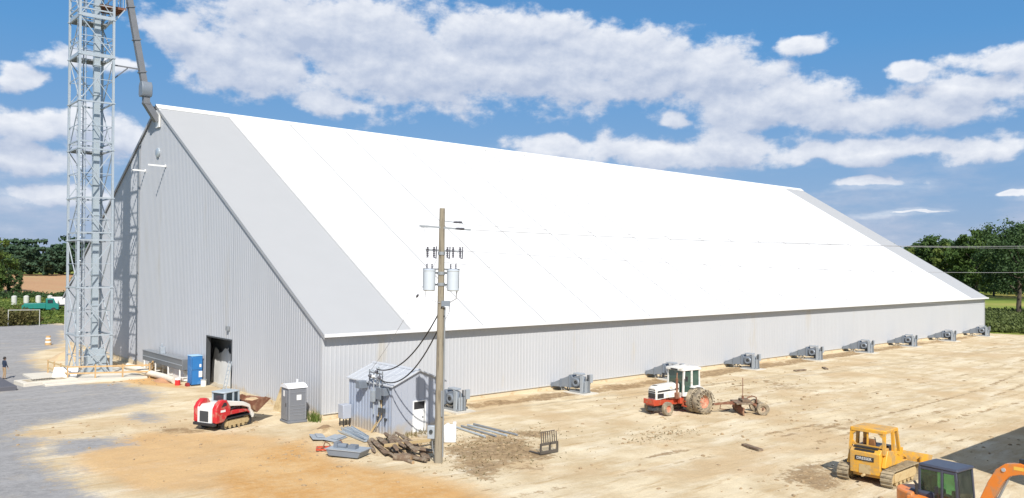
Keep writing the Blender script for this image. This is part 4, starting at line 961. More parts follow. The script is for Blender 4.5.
# white board by the pole
wb = thing('white_tank', 'upright white plastic tank standing right of the pole base', 'tank', (2.2,-9.55,0), R(-40))
MB().box(-.32,.32,-.2,.2,0,.92).build('tank_body', m_white, wb, bevel=.06)
b_ = MB(); b_.box(.14,.32,-.15,.15,.92,1.06); b_.cyl((-.12,0,.92),(-.12,0,1.0),.08,12); b_.build('tank_cap', m_white, wb, bevel=.02)
for k, lb in enumerate(('long steel pipe nearest the white tank','long steel pipe second from the white tank','long steel pipe third from the white tank','long steel pipe farthest out toward the fork rack')):
    m_ = MB(); a = Vector((4.6+.45*k,-6.9,.10)); b = Vector((4.3+.55*k,-9.9-.25*k,.07)); m_.tube([a, a.lerp(b,.5), b], .06, 8)
    tag(m_.build('steel_pipe', (m_galv, m_galvd, m_galv, m_galvd)[k]), lb, 'pipe', 'steel pipes lying right of the pole')
m_dst = M('dark_brown_steel', (.10,.085,.07), .7, .1, .2, 4)
# pallet fork rack
fk = thing('fork_rack', 'dark steel pallet fork frame standing upright on the dirt', 'fork frame', (4.35,-14.75,0), R(-2))
b_ = MB(); b_.bar((-.55,0,.12),(.55,0,.12),.10,.12); b_.bar((-.55,0,.52),(.55,0,.52),.08,.12); b_.build('crossbar', m_dst, fk)
for x in (-.55,.05,.55): MB().bar((x,0,.05),(x,0,.56),.08).build('upright', m_dst, fk)
for k in range(8): x = -.5+k*.143; MB().bar((x,0,.55),(x+.0,.05,1.12-.05*(k == 7)),.035).build('guard_bar', m_dst, fk)
b_ = MB(); b_.bar((-.52,.05,1.12),(.4,.05,1.12),.03); b_.build('top_rail', m_dst, fk)
for x in (-.45,): MB().bar((x,0,.06),(x,.95,.04),.12,.05).build('fork', m_dst, fk)
for (x, y, a, lb) in ((44.4,-5.9,-12,'left dark plank lying on the dirt between two far fans'),(47.6,-6.6,40,'right dark plank lying on the dirt between two far fans'),(13.3,-20.5,70,'short dark stick on the dirt beyond the yellow bulldozer')):
    m_ = MB(); m_.box(-.7,.7,-.14,.14,0,.10, Matrix.Translation((x,y,.02)) @ Matrix.Rotation(R(a),4,'Z')); tag(m_.build('plank', m_log), lb, 'plank')
dg = MB(); blades(dg,3.0,-10.9,1.9,1.5,260,.03,.10,.035,5,1.6,.0); blades(dg,1.4,-13.8,2.0,1.2,200,.03,.10,.035,6,1.6,.0); blades(dg,6.6,-10.6,1.6,1.1,130,.03,.09,.035,8,1.6,.0)
blades(dg,12.3,-15.5,1.6,.8,150,.03,.08,.035,9,1.6,.0); blades(dg,1.6,-7.0,.8,.2,90,.1,.35,.025,10,.5,.02)
tag(dg.build('dry_grass', leafmat('dry_grass', (.13,.10,.05), (.26,.22,.10), 1), smooth=False), 'thin dry grass tufts on the dirt around the pole', 'grass', kind='stuff')

# ================================================================== WHEELS
def wheel(parent, x, y, r, wd, rimmat, lugs=0, side=1, rimr=.55, n=28):
    t = MB(); h = wd/2
    prof = [(r*rimr,-h*.8),(r*.80,-h),(r*.93,-h*.97),(r*.985,-h*.75),(r,-h*.3),(r,h*.3),(r*.985,h*.75),(r*.93,h*.97),(r*.80,h),(r*rimr,h*.8)]
    t.lathe(prof, n, 'y', (x,y,r))
    if lugs:
        for i in range(lugs):
            a = 2*PI*i/lugs
            for s in (-1,1):
                aa = a+(PI/lugs if s > 0 else 0)
                T = Matrix.Translation((x,y,r)) @ Matrix.Rotation(aa,4,'Y') @ Matrix.Rotation(R(38*s),4,'X')
                t.box(-.03*r/.8,.03*r/.8,*( (.0,h*1.15) if s > 0 else (-h*1.15,0)),r*.95,r*1.035,T)
    w_ = bpy.data.objects.new('wheel', None); C.objects.link(w_); w_.parent = parent
    t.build('tyre', m_tyre, w_)
    rm = MB(); s = side
    rm.lathe([(r*rimr,-h*.8),(r*rimr,h*.8)],20,'y',(x,y,r))
    rm.lathe([(0,s*h*.25),(r*.16,s*h*.25),(r*.18,s*h*.1),(r*.42,s*h*.05),(r*rimr*.95,s*h*.35),(r*rimr*1.02,s*h*.78),(r*rimr*1.06,s*h*.80)],20,'y',(x,y,r))
    for i in range(8):
        a = 2*PI*i/8; rm.cyl((x+r*.27*math.cos(a),y+s*h*.05,r+r*.27*math.sin(a)),(x+r*.27*math.cos(a),y+s*h*.22,r+r*.27*math.sin(a)),r*.035,6)
    rm.build('rim', rimmat, w_)
    return w_

# ================================================================== TRACTOR
rearx, reary = 19.75, -11.6
tc_ = thing('tractor', 'white cab farm tractor with red chassis and dual dusty rear wheels', 'tractor', (rearx,reary,0), R(172)); tc_.scale = (.95,.97,.98)
for y, s in ((.86,1),(1.48,1),(-.86,-1),(-1.48,-1)): wheel(tc_, 0, y, .80, .46, m_rimred, 20, s, .52, 32)
for s in (1,-1): wheel(tc_, 2.5, .80*s, .44, .28, m_rimred, 0, s, .50, 24)
MB().box(-.35,2.9,-.24,.24,.55,1.05).build('chassis', m_tred, tc_, bevel=.03)
b_ = MB(); b_.cyl((0,-1.5,.80),(0,1.5,.80),.11,12); b_.box(-.4,.4,-.35,.35,.45,1.1); b_.build('rear_axle', m_tred, tc_, bevel=.02)
b_ = MB(); b_.bar((2.5,-.75,.48),(2.5,.75,.48),.12,.14); b_.build('front_axle', m_blackp, tc_)
b_ = MB(); b_.box(2.75,3.32,-.36,.36,.60,.98); b_.box(3.32,3.42,-.48,.48,.70,1.02); b_.box(2.2,2.75,-.38,.38,.62,.95); b_.build('front_bracket', m_tred, tc_, bevel=.02)
b_ = MB(); b_.box(2.9,3.3,-.2,.2,.30,.58); b_.build('front_weight', m_fandk, tc_)
hd_ = MB()
def section(x, w0, w1, z0, z1): return [(x,-w0,z0),(x,w0,z0),(x,w1,z1-.06),(x,w1-.08,z1),(x,-w1+.08,z1),(x,-w1,z1-.06)]
secs = [section(1.05,.42,.42,1.05,1.92), section(2.0,.42,.41,1.05,1.88), section(2.85,.40,.38,.98,1.84), section(3.12,.36,.34,.98,1.72)]
vs_ = sum(secs, []); fs_ = [(0,1,2,3,4,5), tuple(range(18,24))[::-1]]
for k in range(3):
    for i in range(6): fs_.append((k*6+i, k*6+(i+1) % 6, (k+1)*6+(i+1) % 6, (k+1)*6+i))
hd_.add(vs_, fs_); hood = hd_.build('hood', m_whited, tc_, bevel=.02)
b_ = MB(); b_.box(3.10,3.16,-.30,.30,1.06,1.38); b_.box(3.09,3.145,-.30,.30,1.44,1.50); b_.box(3.08,3.12,-.29,.29,1.55,1.62)
b_.box(2.45,3.0,-.415,-.395,1.06,1.36); b_.box(2.45,3.0,.395,.415,1.06,1.36); b_.build('grille', m_blackp, hood)
b_ = MB()
for s in (-1,1): b_.prism([(1.1,1.52),(3.0,1.46),(3.0,1.54),(1.1,1.62)], s*.425-.008, s*.425+.008, 'y')
b_.box(2.5,2.9,-.2,.2,1.815,1.845); b_.build('hood_stripe', m_blackp, hood)
b_ = MB()
for k in range(4): b_.box(1.5+k*.11,1.57+k*.11,.435,.44,1.545,1.60); b_.box(1.5+k*.11,1.57+k*.11,-.44,-.435,1.545,1.60)
b_.build('hood_lettering', m_white, hood)
m_wglass = M('tractor_glass', (.04,.085,.07), .06, 0, .5, 1.5, spec=.8)
# cab
CX0, CX1, CW, CZ0, CZ1 = -.55, 1.0, .74, 1.12, 2.72
cab = MB(); cab.box(CX0-.1,CX1+.1,-CW-.04,CW+.04,CZ1,CZ1+.16); cab.box(CX0-.0,CX1-.0,-CW+.1,CW-.1,CZ1+.16,CZ1+.21); cab.build('cab_roof', m_whited, tc_, bevel=.05)
b_ = MB(); b_.box(CX0,CX1,-CW,CW,CZ0-.05,CZ0+.18); b_.box(CX0,CX1,-.5,.5,CZ0-.3,CZ0-.05); b_.build('cab_base', m_whited, tc_, bevel=.02)
for s in (-1,1):
    for (p, q, w_) in (((CX0,s*(CW-.03),CZ0),(CX0+.05,s*(CW-.05),CZ1),.10),((CX1,s*(CW-.03),CZ0),(CX1-.10,s*(CW-.05),CZ1),.11),((.22,s*(CW-.02),CZ0),(.22,s*(CW-.04),CZ1),.12)):
        MB().bar(p, q, w_).build('cab_pillar', m_whited, tc_)
    MB().box(.26,CX1-.06,s*(CW-.03)-.02,s*(CW-.03)+.02,CZ0+.1,CZ0+.22).build('door_panel', m_whited, tc_)
for s in (-1,1):
    g_ = MB(); g_.box(.27,CX1-.09,s*(CW-.06)-.01,s*(CW-.06)+.01,CZ0+.18,CZ1); g_.build('door_window', m_wglass, tc_)
    g_ = MB(); g_.box(CX0+.06,.17,s*(CW-.06)-.01,s*(CW-.06)+.01,CZ0+.6,CZ1); g_.build('side_window', m_wglass, tc_)
    g_ = MB(); g_.box(CX0+.06,.17,s*(CW-.05)-.02,s*(CW-.05)+.02,CZ0+.1,CZ0+.6); g_.build('side_panel', m_whited, tc_)
g_ = MB(); g_.box(CX1-.08,CX1-.06,-CW+.09,CW-.09,CZ0+.18,CZ1); g_.build('windscreen', m_wglass, tc_)
g_ = MB(); g_.box(CX0+.03,CX0+.05,-CW+.09,CW-.09,CZ0+.18,CZ1); g_.build('rear_window', m_wglass, tc_)
MB().box(CX1+.08,CX1+.14,-.3,.3,CZ1+.02,CZ1+.12).build('roof_lamp_bar', m_blackp, tc_)
for s in (-1,1):
    fd = MB(); pts = [(-.75,1.45),(-.45,1.66),(0,1.72),(.35,1.66)]
    fd.prism(pts+[(x,z-.05) for x,z in pts[::-1]], s*.6, s*1.05, 'y'); fd.build('fender', m_whited, tc_)
    sp_ = MB(); sp_.box(.35,.85,s*.55-.12 if s > 0 else -.79,s*.55+.24 if s > 0 else -.43,.42,.47); sp_.box(.35,.85,min(s*.50,s*.78),max(s*.50,s*.78),.74,.79); sp_.box(.35,.40,min(s*.45,s*.6),max(s*.45,s*.6),.42,1.1); sp_.box(.80,.85,min(s*.45,s*.6),max(s*.45,s*.6),.42,1.1)
    sp_.build('step', m_tred, tc_)
    mi = MB(); mi.bar((CX1-.1,s*CW,2.2),(CX1+.05,s*(CW+.32),2.25),.025); mi.box(CX1+.02,CX1+.07,s*(CW+.32)-.09,s*(CW+.32)+.09,2.1,2.42); mi.build('mirror', m_blackp, tc_)
b_ = MB(); b_.cyl((1.28,.42,1.3),(1.28,.42,2.25),.085,12); b_.cyl((1.28,.42,2.25),(1.25,.42,2.6),.045,10); b_.build('exhaust_stack', m_rust, tc_)
b_ = MB(); b_.box(1.15,1.5,.40,.56,.95,1.35); b_.box(.9,1.9,-.36,.36,.95,1.08); b_.build('engine_block', m_rust, tc_, bevel=.02)
MB().box(.35,1.1,-.62,-.36,.62,1.05).build('fuel_tank', m_tred, tc_, bevel=.03); MB().box(.9,1.15,.36,.62,.62,1.0).build('battery_box', m_tred, tc_, bevel=.03)
b_ = MB(); b_.bar((-.35,0,.5),(-1.1,0,.45),.08,.06); b_.bar((-.3,-.35,.7),(-1.0,-.4,.5),.06); b_.bar((-.3,.35,.7),(-1.0,.4,.5),.06); b_.build('hitch', m_blackp, tc_)
b_ = MB(); b_.box(-.1,.35,-.25,.25,1.2,1.65); b_.box(-.2,-.1,-.25,.25,1.2,2.1); b_.cyl((.55,0,1.3),(.42,0,1.75),.03,8); b_.lathe([(.18,-.012),(.2,0),(.18,.012)],16,'x',(.42,0,1.78)); b_.build('seat', m_blackp, tc_)

# towed land leveler
gdx = thing('land_leveler', 'rusty towed land leveler with thin upright rod behind the tractor', 'leveler', (21.9,-14.6,0), R(140))
b_ = MB(); b_.bar((.5,0,.72),(3.1,0,.45),.10,.14); b_.bar((.4,-.4,.66),(1.7,0,.58),.07); b_.bar((.4,.4,.66),(1.7,0,.58),.07); b_.build('drawbar', m_rust, gdx)
b_ = MB(); b_.box(-.3,.75,-.72,.72,.66,.76); b_.box(-.2,.3,-.45,.45,.76,.92); b_.build('frame', m_log, gdx, bevel=.02)
b_ = MB(); b_.prism([(.35,.02),(.42,.02),(.50,.25),(.45,.52),(.36,.50),(.40,.25)],-1.1,1.1,'y'); b_.build('blade', m_rust, gdx)
b_ = MB(); b_.box(.1,.52,-.95,-.35,.18,.62); b_.build('side_box', m_rust, gdx, bevel=.02)
b_ = MB(); b_.tube([(.7,-.9,.1),(.9,-.95,.05),(1.35,-.9,.12),(1.3,-.85,.5),(.7,-.8,.55)],.035,6); b_.build('skid_hoop', m_rust, gdx)
b_ = MB(); b_.bar((.15,0,.9),(.15,0,2.25),.035); b_.cyl((.15,0,.75),(.15,0,1.1),.07,8); b_.build('marker_rod', m_rust, gdx)
b_ = MB(); b_.bar((-.3,-.5,.7),(-.9,-.55,.45),.10); b_.bar((-.3,.5,.7),(-.9,.55,.45),.10); b_.bar((-.9,-.85,.42),(-.9,.85,.42),.09); b_.tube([(-.2,-.3,.9),(-.55,-.35,1.05),(-.85,-.4,.95),(-.9,-.5,.6)],.04,6); b_.build('wheel_arm', m_rust, gdx)
for s in (-1,1): wheel(gdx, -.9, .72*s, .40, .30, m_rimtan, 0, s, .48, 24)

# ================================================================== crawler track helper
def track(parent, x0, x1, y, wd, h, pitch=.17, fr=None, mat=None, sh=.035, top=None):
    """loop of shoes around two end wheels; returns the part"""
    r_ = h/2; z0 = r_; L_ = x1-x0-2*r_; per = 2*L_+2*PI*r_; n = int(per/pitch); t = MB(); cxr, cxf = x0+r_, x1-r_
    for i in range(n):
        s = per*i/n
        if s < L_: p = (cxr+s, 0); a = 0
        elif s < L_+PI*r_: th = (s-L_)/r_; p = (cxf+r_*math.sin(th), r_-r_*math.cos(th)); a = th
        elif s < 2*L_+PI*r_: p = (cxf-(s-L_-PI*r_), 2*r_); a = PI
        else: th = (s-2*L_-PI*r_)/r_; p = (cxr-r_*math.sin(th), r_+r_*math.cos(th)); a = PI+th
        T = Matrix.Translation((p[0], y, p[1]+.0)) @ Matrix.Rotation(-a, 4, 'Y')
        g_ = per/n
        t.box(-g_*.46,g_*.46,-wd/2,wd/2,.0,.04,T); t.box(-g_*.46,-g_*.46+.03,-wd/2,wd/2,-sh,.0,T)
    t_ = t.build('track', mat or m_track, parent)
    return t_, cxr, cxf, r_
def track_guts(parent, y, wd, cxr, cxf, r_, frm, s, n=4):
    f_ = MB(); f_.box(cxr+.05,cxf-.05,y-wd*.30,y+wd*.30,r_*.55,r_*1.45); f_.prism([(cxr+.1,r_*1.45),(cxf-.1,r_*1.45),(cxf-.3,r_*1.62),(cxr+.3,r_*1.62)],y-wd*.28,y+wd*.28,'y')
    f_.build('track_frame', frm, parent, bevel=.02)
    w_ = MB()
    for x in (cxr, cxf): w_.lathe([(0,-wd*.25),(r_*.5,-wd*.25),(r_*.55,-wd*.1),(r_*.86,-wd*.1),(r_*.86,wd*.1),(r_*.55,wd*.1),(r_*.5,wd*.25),(0,wd*.25)],20,'y',(x,y,r_))
    for k in range(n): x = cxr+(cxf-cxr)*(k+.8)/(n+.6); w_.cyl((x,y-wd*.32,r_*.38),(x,y+wd*.32,r_*.38),r_*.30,12)
    w_.build('track_roller', frm, parent)

# ================================================================== BULLDOZER
dz = thing('bulldozer', 'yellow crawler bulldozer with open roll cage seen from behind', 'bulldozer', (12.4,-27.45,0), R(1)); dz.scale = (1,1,.95)
for s in (-1,1):
    t_, a, b, r_ = track(dz, -1.55, 1.5, s*.95, .50, .78, .17)
    track_guts(t_, s*.95, .52, a, b, r_, m_trackf, s, 5)
    # beige side plate
    p_ = MB(); p_.box(a+.05,b-.15,s*.95+(.14 if s > 0 else -.20),s*.95+(.20 if s > 0 else -.14),.22,.62); p_.build('side_guard', m_trackf, t_, bevel=.02)
MB().box(-1.25,1.5,-.62,.62,.32,.78).build('belly', m_yel, dz, bevel=.02)
b_ = MB(); b_.prism([(-1.45,.48),(-.55,.48),(-.55,1.62),(-1.30,1.62),(-1.48,1.45)],-.66,.66,'y'); b_.build('fuel_tank', m_yel, dz, bevel=.03)
b_ = MB(); b_.prism([(-1.38,.85),(-.1,.85),(-.1,1.45),(-1.1,1.60)],-.84,-.66,'y'); b_.build('side_tank', m_yel, dz, bevel=.03); b_ = MB(); b_.prism([(-1.38,.85),(-.1,.85),(-.1,1.45),(-1.1,1.60)],.66,.84,'y'); b_.build('side_tank', m_yel, dz, bevel=.03)
b_ = MB(); b_.box(-1.49,-1.455,-.40,.42,1.07,1.27); rp_ = b_.build('name_plate', m_blackp, dz)
fc = bpy.data.curves.new('lettering', 'FONT'); fc.body = 'DRESSER'; fc.size = .17; fc.extrude = .002; fc.align_x = 'CENTER'; fc.align_y = 'CENTER'
fo = bpy.data.objects.new('lettering', fc); C.objects.link(fo)
dg_ = bpy.context.evaluated_depsgraph_get(); fm = bpy.data.meshes.new_from_object(fo.evaluated_get(dg_)); bpy.data.objects.remove(fo)
fm.transform(Matrix.Translation((-1.497,0.02,1.17)) @ Matrix.Rotation(R(-90),4,'Z') @ Matrix.Rotation(R(90),4,'X')); fm.materials.clear(); fm.materials.append(m_white)
fo = bpy.data.objects.new('lettering', fm); C.objects.link(fo); fo.parent = rp_
b_ = MB(); b_.box(-1.36,-.5,-.52,.52,1.62,1.70); b_.box(-1.46,-1.35,-.40,.45,1.50,1.58); b_.build('tank_lid', m_blackp, dz)
b_ = MB(); b_.box(-1.47,-1.44,-.25,.25,.5,.9); b_.cyl((-1.5,0,.45),(-1.7,0,.45),.06,8); b_.build('hitch_plate', m_trackf, dz)
# roll cage
def cage_post(x, y, lean=0): return MB().bar((x,y,1.40),(x+lean,y*.94,2.43),.12)
for (x, y, l) in ((-1.22,-.74,.06),(-1.22,.74,.06),(-.42,-.80,-.02),(-.42,.80,-.02),(.28,-.74,-.22),(.28,.74,-.22)): cage_post(x,y,l).build('cage_post', m_yel, dz)
b_ = MB(); b_.box(-1.22,.14,-.76,.76,2.42,2.49); b_.build('cage_roof', m_yel, dz, bevel=.04)
for (p, q, w_) in (((-1.19,0,1.62),(-1.17,0,2.42),.06),((-1.2,-.7,2.40),(-1.2,.7,2.40),.12),((-1.22,-.7,1.72),(-1.22,.7,1.72),.06),((-.42,-.78,1.55),(.28,-.74,1.2),.06)):
    MB().bar(p, q, w_).build('cage_brace', m_yel, dz)
for s in (-1,1):
    for (p, q, w_) in (((-1.19,s*.48,2.38),(-1.19,s*.70,2.16),.09),((-1.19,s*.48,1.66),(-1.19,s*.70,1.88),.09),((-1.19,s*.72,2.40),(.1,s*.72,2.40),.10)):
        MB().bar(p, q, w_).build('cage_brace', m_yel, dz)

b_ = MB(); b_.box(-1.0,-.35,-.30,.30,1.45,1.62); b_.prism([(-1.08,1.60),(-.92,1.60),(-.98,2.02),(-1.08,2.02)],-.28,.28,'y'); b_.build('seat', m_yeld, dz, bevel=.06)
b_ = MB(); b_.box(-.1,.25,-.45,.45,1.2,1.62); b_.cyl((0,-.2,1.62),(-.1,-.2,1.95),.02,6); b_.cyl((0,.15,1.62),(-.12,.15,1.92),.02,6); b_.cyl((-.1,-.2,1.93),(-.1,-.2,2.02),.04,8); b_.build('control_console', m_blackp, dz)
b_ = MB(); b_.prism([(.2,.75),(1.55,.75),(1.6,1.30),(.2,1.42)],-.40,.40,'y'); b_.build('hood', m_yel, dz, bevel=.04)
b_ = MB(); b_.box(1.56,1.60,-.33,.33,.8,1.25); b_.build('radiator_grille', m_blackp, dz)
b_ = MB(); b_.cyl((.85,.12,1.35),(.85,.12,1.85),.045,10); b_.build('exhaust_stack', m_rust, dz)
b_ = MB()
for s in (-1,1): b_.bar((-.3,s*.66,.45),(2.0,s*.60,.38),.14); b_.bar((1.2,s*.3,1.1),(2.05,s*.35,.75),.07)
b_.bar((2.0,-.8,.38),(2.0,.8,.38),.14); b_.build('push_frame', m_yel, dz)
b_ = MB(); pts = [(2.22,.03),(2.10,.25),(2.07,.55),(2.14,.85),(2.24,1.0)]
b_.prism(pts+[(x+.06,z) for x,z in pts[::-1]],-1.40,1.40,'y'); b_.build('blade', m_yel, dz)
for s in (-1,0,1): MB().box(1.98,2.10,s*1.0-.04,s*1.0+.04,.15,.9).build('blade_rib', m_yel, dz)

# ================================================================== EXCAVATOR
exv = thing('excavator', 'orange compact excavator with dark cab cropped at the lower right corner', 'excavator', (6.5,-32.22,0), R(264)); exv.scale = (.95,.95,.93)
for s in (-1,1):
    t_, a, b, r_ = track(exv, -1.25, 1.25, s*.80, .40, .55, .12, mat=m_black)
    track_guts(t_, s*.80, .40, a, b, r_, m_trackf, s, 4)
MB().box(-.6,.6,-.65,.65,.30,.62).build('undercarriage', m_org, exv, bevel=.03)
b_ = MB(); b_.cyl((0,0,.60),(0,0,.74),.48,24); b_.build('slew_ring', m_blackp, exv)
hp = [(.85,-.85),(.85,.85),(-.7,.92)]+[(-1.55*math.cos(R(t))*1.0-.0, .92*math.sin(R(t))) for t in range(60,-61,-12)]+[(-.7,-.92)]
MB().prism(hp,.74,1.02,'z').build('house_deck', m_org, exv, bevel=.03)
cw = [(-.55,.90)]+[(-1.55*math.cos(R(t)), .94*math.sin(R(t))) for t in range(65,-66,-10)]+[(-.55,-.90),(-.62,-.55),(-.75,0),(-.62,.55)]
MB().prism(cw,1.02,1.52,'z').build('counterweight', m_org, exv, bevel=.06)
MB().box(-.9,.0,-.50,.60,1.02,1.60).build('engine_cover', m_cabblue, exv, bevel=.08)
b_ = MB(); b_.prism([(-.75,1.02),(.85,1.02),(.85,1.25),(.55,1.38),(-.75,1.45)],-.92,-.35,'y'); b_.build('side_cover', m_org, exv, bevel=.05)
b_ = MB(); b_.cyl((-.55,-.55,1.45),(-.55,-.55,1.86),.055,10); b_.cyl((-.55,-.55,1.82),(-.62,-.6,1.95),.045,10); b_.build('exhaust_pipe', m_blackp, exv)
# cab
X0, X1, Y0, Y1, Z0, Z1 = -.55, .88, -.32, .86, 1.02, 2.50
cbf = MB()
for (x, y) in ((X0,Y0),(X1,Y0),(X0,Y1),(X1,Y1)): cbf.bar((x,y,Z0),(x-(.12 if x > 0 else 0),y,Z1),.09)
for y in (Y0,Y1): cbf.bar((.28,y,Z0),(.28,y,Z1),.09); cbf.box(X0,X1,y-.03,y+.03,Z0,Z0+.30); cbf.box(X0,X1-.1,y-.04,y+.04,Z1-.1,Z1)
cbf.box(X0-.03,X0+.03,Y0,Y1,Z0,Z0+.65); cbf.box(X1-.03,X1+.03,Y0,Y1,Z0,Z0+.25); cbf.build('cab_frame', m_cabblue, exv, bevel=.015)
MB().box(X0-.05,X1-.02,Y0-.06,Y1+.06,Z1,Z1+.12).build('cab_roof', m_cabblue, exv, bevel=.06)
for y in (Y0,Y1):
    g_ = MB(); g_.box(X0+.05,.23,y-.008,y+.008,Z0+.3,Z1-.1); g_.build('side_window', m_tglass, exv)
    g_ = MB(); g_.box(.33,X1-.10,y-.008,y+.008,Z0+.3,Z1-.1); g_.build('side_window', m_tglass, exv)
g_ = MB(); g_.box(X0-.008,X0+.008,Y0+.05,Y1-.05,Z0+.65,Z1-.05); g_.build('rear_window', m_tglass, exv)
g_ = MB(); g_.add([(X1,Y0+.05,Z0+.25),(X1,Y1-.05,Z0+.25),(X1-.12,Y1-.05,Z1-.02),(X1-.12,Y0+.05,Z1-.02),(X1-.015,Y0+.05,Z0+.25),(X1-.015,Y1-.05,Z0+.25),(X1-.135,Y1-.05,Z1-.02),(X1-.135,Y0+.05,Z1-.02)],[(0,1,2,3),(7,6,5,4),(0,4,5,1),(1,5,6,2),(2,6,7,3),(3,7,4,0)]); g_.build('windscreen', m_tglass, exv)
b_ = MB(); b_.bar((X1+.05,Y0-.02,Z0+.5),(X1+.02,Y0-.05,Z1-.2),.03); b_.bar((X1,Y0,Z0+.5),(X1+.12,Y0-.05,Z0+.5),.03); b_.build('grab_handle', m_blackp, exv)
b_ = MB(); b_.bar((.2,Y0-.05,Z0+.35),(.25,Y0-.3,Z0+.7),.03); b_.box(.2,.24,Y0-.4,Y0-.2,Z0+.6,Z0+.9); b_.build('mirror', m_blackp, exv)
# boom
bm_ = MB(); by = -.62
bp_ = [(.85,.95),(1.45,2.45),(1.72,2.95),(2.02,3.20),(2.5,3.30),(4.35,2.95),(4.40,2.78),(4.25,2.70),(2.55,2.92),(2.18,2.80),(1.92,2.50),(1.15,.80)]
bp_ = [(x+.45, z) for x, z in bp_]
bm_.prism(bp_, -.14, .14, 'y', Matrix.Translation((.0,-.25,0))); boom = bm_.build('boom', m_org, exv, bevel=.02)
b_ = MB(); b_.cyl((2.43,-.42,2.98),(2.43,-.08,2.98),.07,12); b_.cyl((4.75,-.42,2.84),(4.75,-.08,2.84),.06,12); b_.build('pivot_pin', m_galv, boom)
b_ = MB(); b_.box(2.75,3.07,-.395,-.391,3.05,3.17); b_.build('decal', M('yellow_decal', (.8,.5,.08), .5), boom)
b_ = MB(); b_.cyl((1.55,-.25,.85),(2.2,-.25,1.9),.07,10); b_.cyl((2.2,-.25,1.9),(2.6,-.25,2.85),.04,10); b_.build('boom_cylinder', m_galvd, exv)
b_ = MB(); b_.cyl((3.0,-.25,3.38),(3.9,-.25,3.38),.06,10); b_.cyl((3.9,-.25,3.38),(4.9,-.25,3.25),.035,10); b_.box(2.9,3.1,-.33,-.17,3.2,3.44); b_.build('arm_cylinder', m_blackp, exv)
b_ = MB(); b_.prism([(x+.45,z) for x,z in [(4.25,2.98),(4.55,3.30),(4.7,3.15),(4.55,2.7),(4.25,1.2),(4.08,1.2),(4.15,2.7)]],-.35,-.15,'y'); b_.build('arm', m_org, exv, bevel=.02)
b_ = MB(); b_.prism([(x+.45,z) for x,z in [(4.30,1.3),(4.05,1.2),(3.75,.95),(3.70,.6),(3.95,.42),(4.02,.45),(3.85,.65),(3.95,.85),(4.25,.9),(4.38,1.1)]],-.55,.05,'y'); b_.build('bucket', m_galvd, exv)
b_ = MB(); b_.box(.8,1.65,-.42,-.08,.62,1.1); b_.build('boom_foot', m_org, exv)
b_ = MB(); b_.box(1.55,1.62,-.95,.95,.1,.5); b_.bar((.6,-.4,.4),(1.58,-.4,.3),.1); b_.bar((.6,.4,.4),(1.58,.4,.3),.1); b_.build('dozer_blade', m_org, exv)
b_ = MB(); b_.box(-.35,.15,.05,.5,1.3,1.45); b_.box(-.45,-.3,.05,.5,1.4,2.1); b_.box(.5,.62,-.1,.0,1.2,1.75); b_.build('seat', m_blackp, exv, bevel=.04)

# ================================================================== COMPACT TRACK LOADER
ct = thing('track_loader', 'red and white compact track loader with rusty bucket near the toilet', 'track loader', (-5.0,1.85,0), R(22))
for s in (-1,1):
    t_, a, b, r_ = track(ct, -1.12, 1.05, s*.70, .36, .62, .11, mat=m_blackp, sh=.03)
    track_guts(t_, s*.70, .36, a, b, r_, m_trackf, s, 4)
MB().box(-1.0,.95,-.50,.50,.30,.85).build('chassis', m_blackp, ct, bevel=.02)
b_ = MB(); b_.prism([(-1.62,.42),(-.55,.42),(-.55,1.42),(-1.35,1.42),(-1.62,1.18)],-.52,.52,'y'); eng = b_.build('engine_housing', m_whited, ct, bevel=.04)
b_ = MB(); b_.box(-1.66,-1.60,-.50,.50,.46,1.30); b_.build('rear_door', m_white, eng, bevel=.01)
b_ = MB(); b_.box(-1.68,-1.655,-.32,.32,.52,1.10); b_.build('radiator_grille', m_fandk, eng)
b_ = MB(); b_.box(-1.72,-1.5,-.78,.78,.30,.46); b_.build('rear_bumper', m_blackp, eng, bevel=.02)
for s in (-1,1):
    b_ = MB(); b_.prism([(-1.60,.45),(-.98,.45),(-.80,.75),(-.55,.78),(-.55,1.25),(-.85,1.66),(-1.20,1.68),(-1.45,1.50),(-1.62,1.25)], min(s*.53,s*.86), max(s*.53,s*.86), 'y')
    fen = b_.build('rear_fender', m_red, ct, bevel=.05)
    b_ = MB(); b_.prism([(-1.25,1.30),(-.85,1.36),(-.9,1.52),(-1.08,1.53)], min(s*.855,s*.875), max(s*.855,s*.875), 'y'); b_.build('opening', m_blackp, fen)
    b_ = MB(); b_.box(-1.30,-.95,min(s*.86,s*.868),max(s*.86,s*.868),1.02,1.14); b_.build('decal', m_white, fen)
    b_ = MB(); b_.prism([(-1.0,.80),(.75,.80),(.95,.66),(.95,.72),(.75,.92),(-.2,1.0),(-1.0,.95)], min(s*.54,s*.84), max(s*.54,s*.84), 'y'); b_.build('track_fender', m_red, ct, bevel=.02)
    b_ = MB(); b_.prism([(-1.05,1.45),(-.85,1.62),(.55,1.36),(1.15,1.10),(1.42,.55),(1.35,.35),(1.18,.35),(1.20,.55),(.95,.98),(.45,1.14),(-.75,1.28),(-1.0,1.30)], min(s*.56,s*.74), max(s*.56,s*.74), 'y')
    b_.build('loader_arm', m_whited, ct, bevel=.03)
    b_ = MB(); b_.cyl((-.75,s*.62,1.0),(.0,s*.62,1.12),.06,10); b_.cyl((0,s*.62,1.12),(.45,s*.62,1.18),.035,10); b_.build('lift_cylinder', m_blackp, ct)
    b_ = MB(); b_.prism([(-.55,.98),(.5,.98),(.4,1.2),(-.55,1.3)], min(s*.50,s*.56), max(s*.50,s*.56), 'y'); b_.build('side_panel', m_blackp, ct)
m_ctc = M('loader_cab_grey', (.38,.44,.48), .4)
b_ = MB()
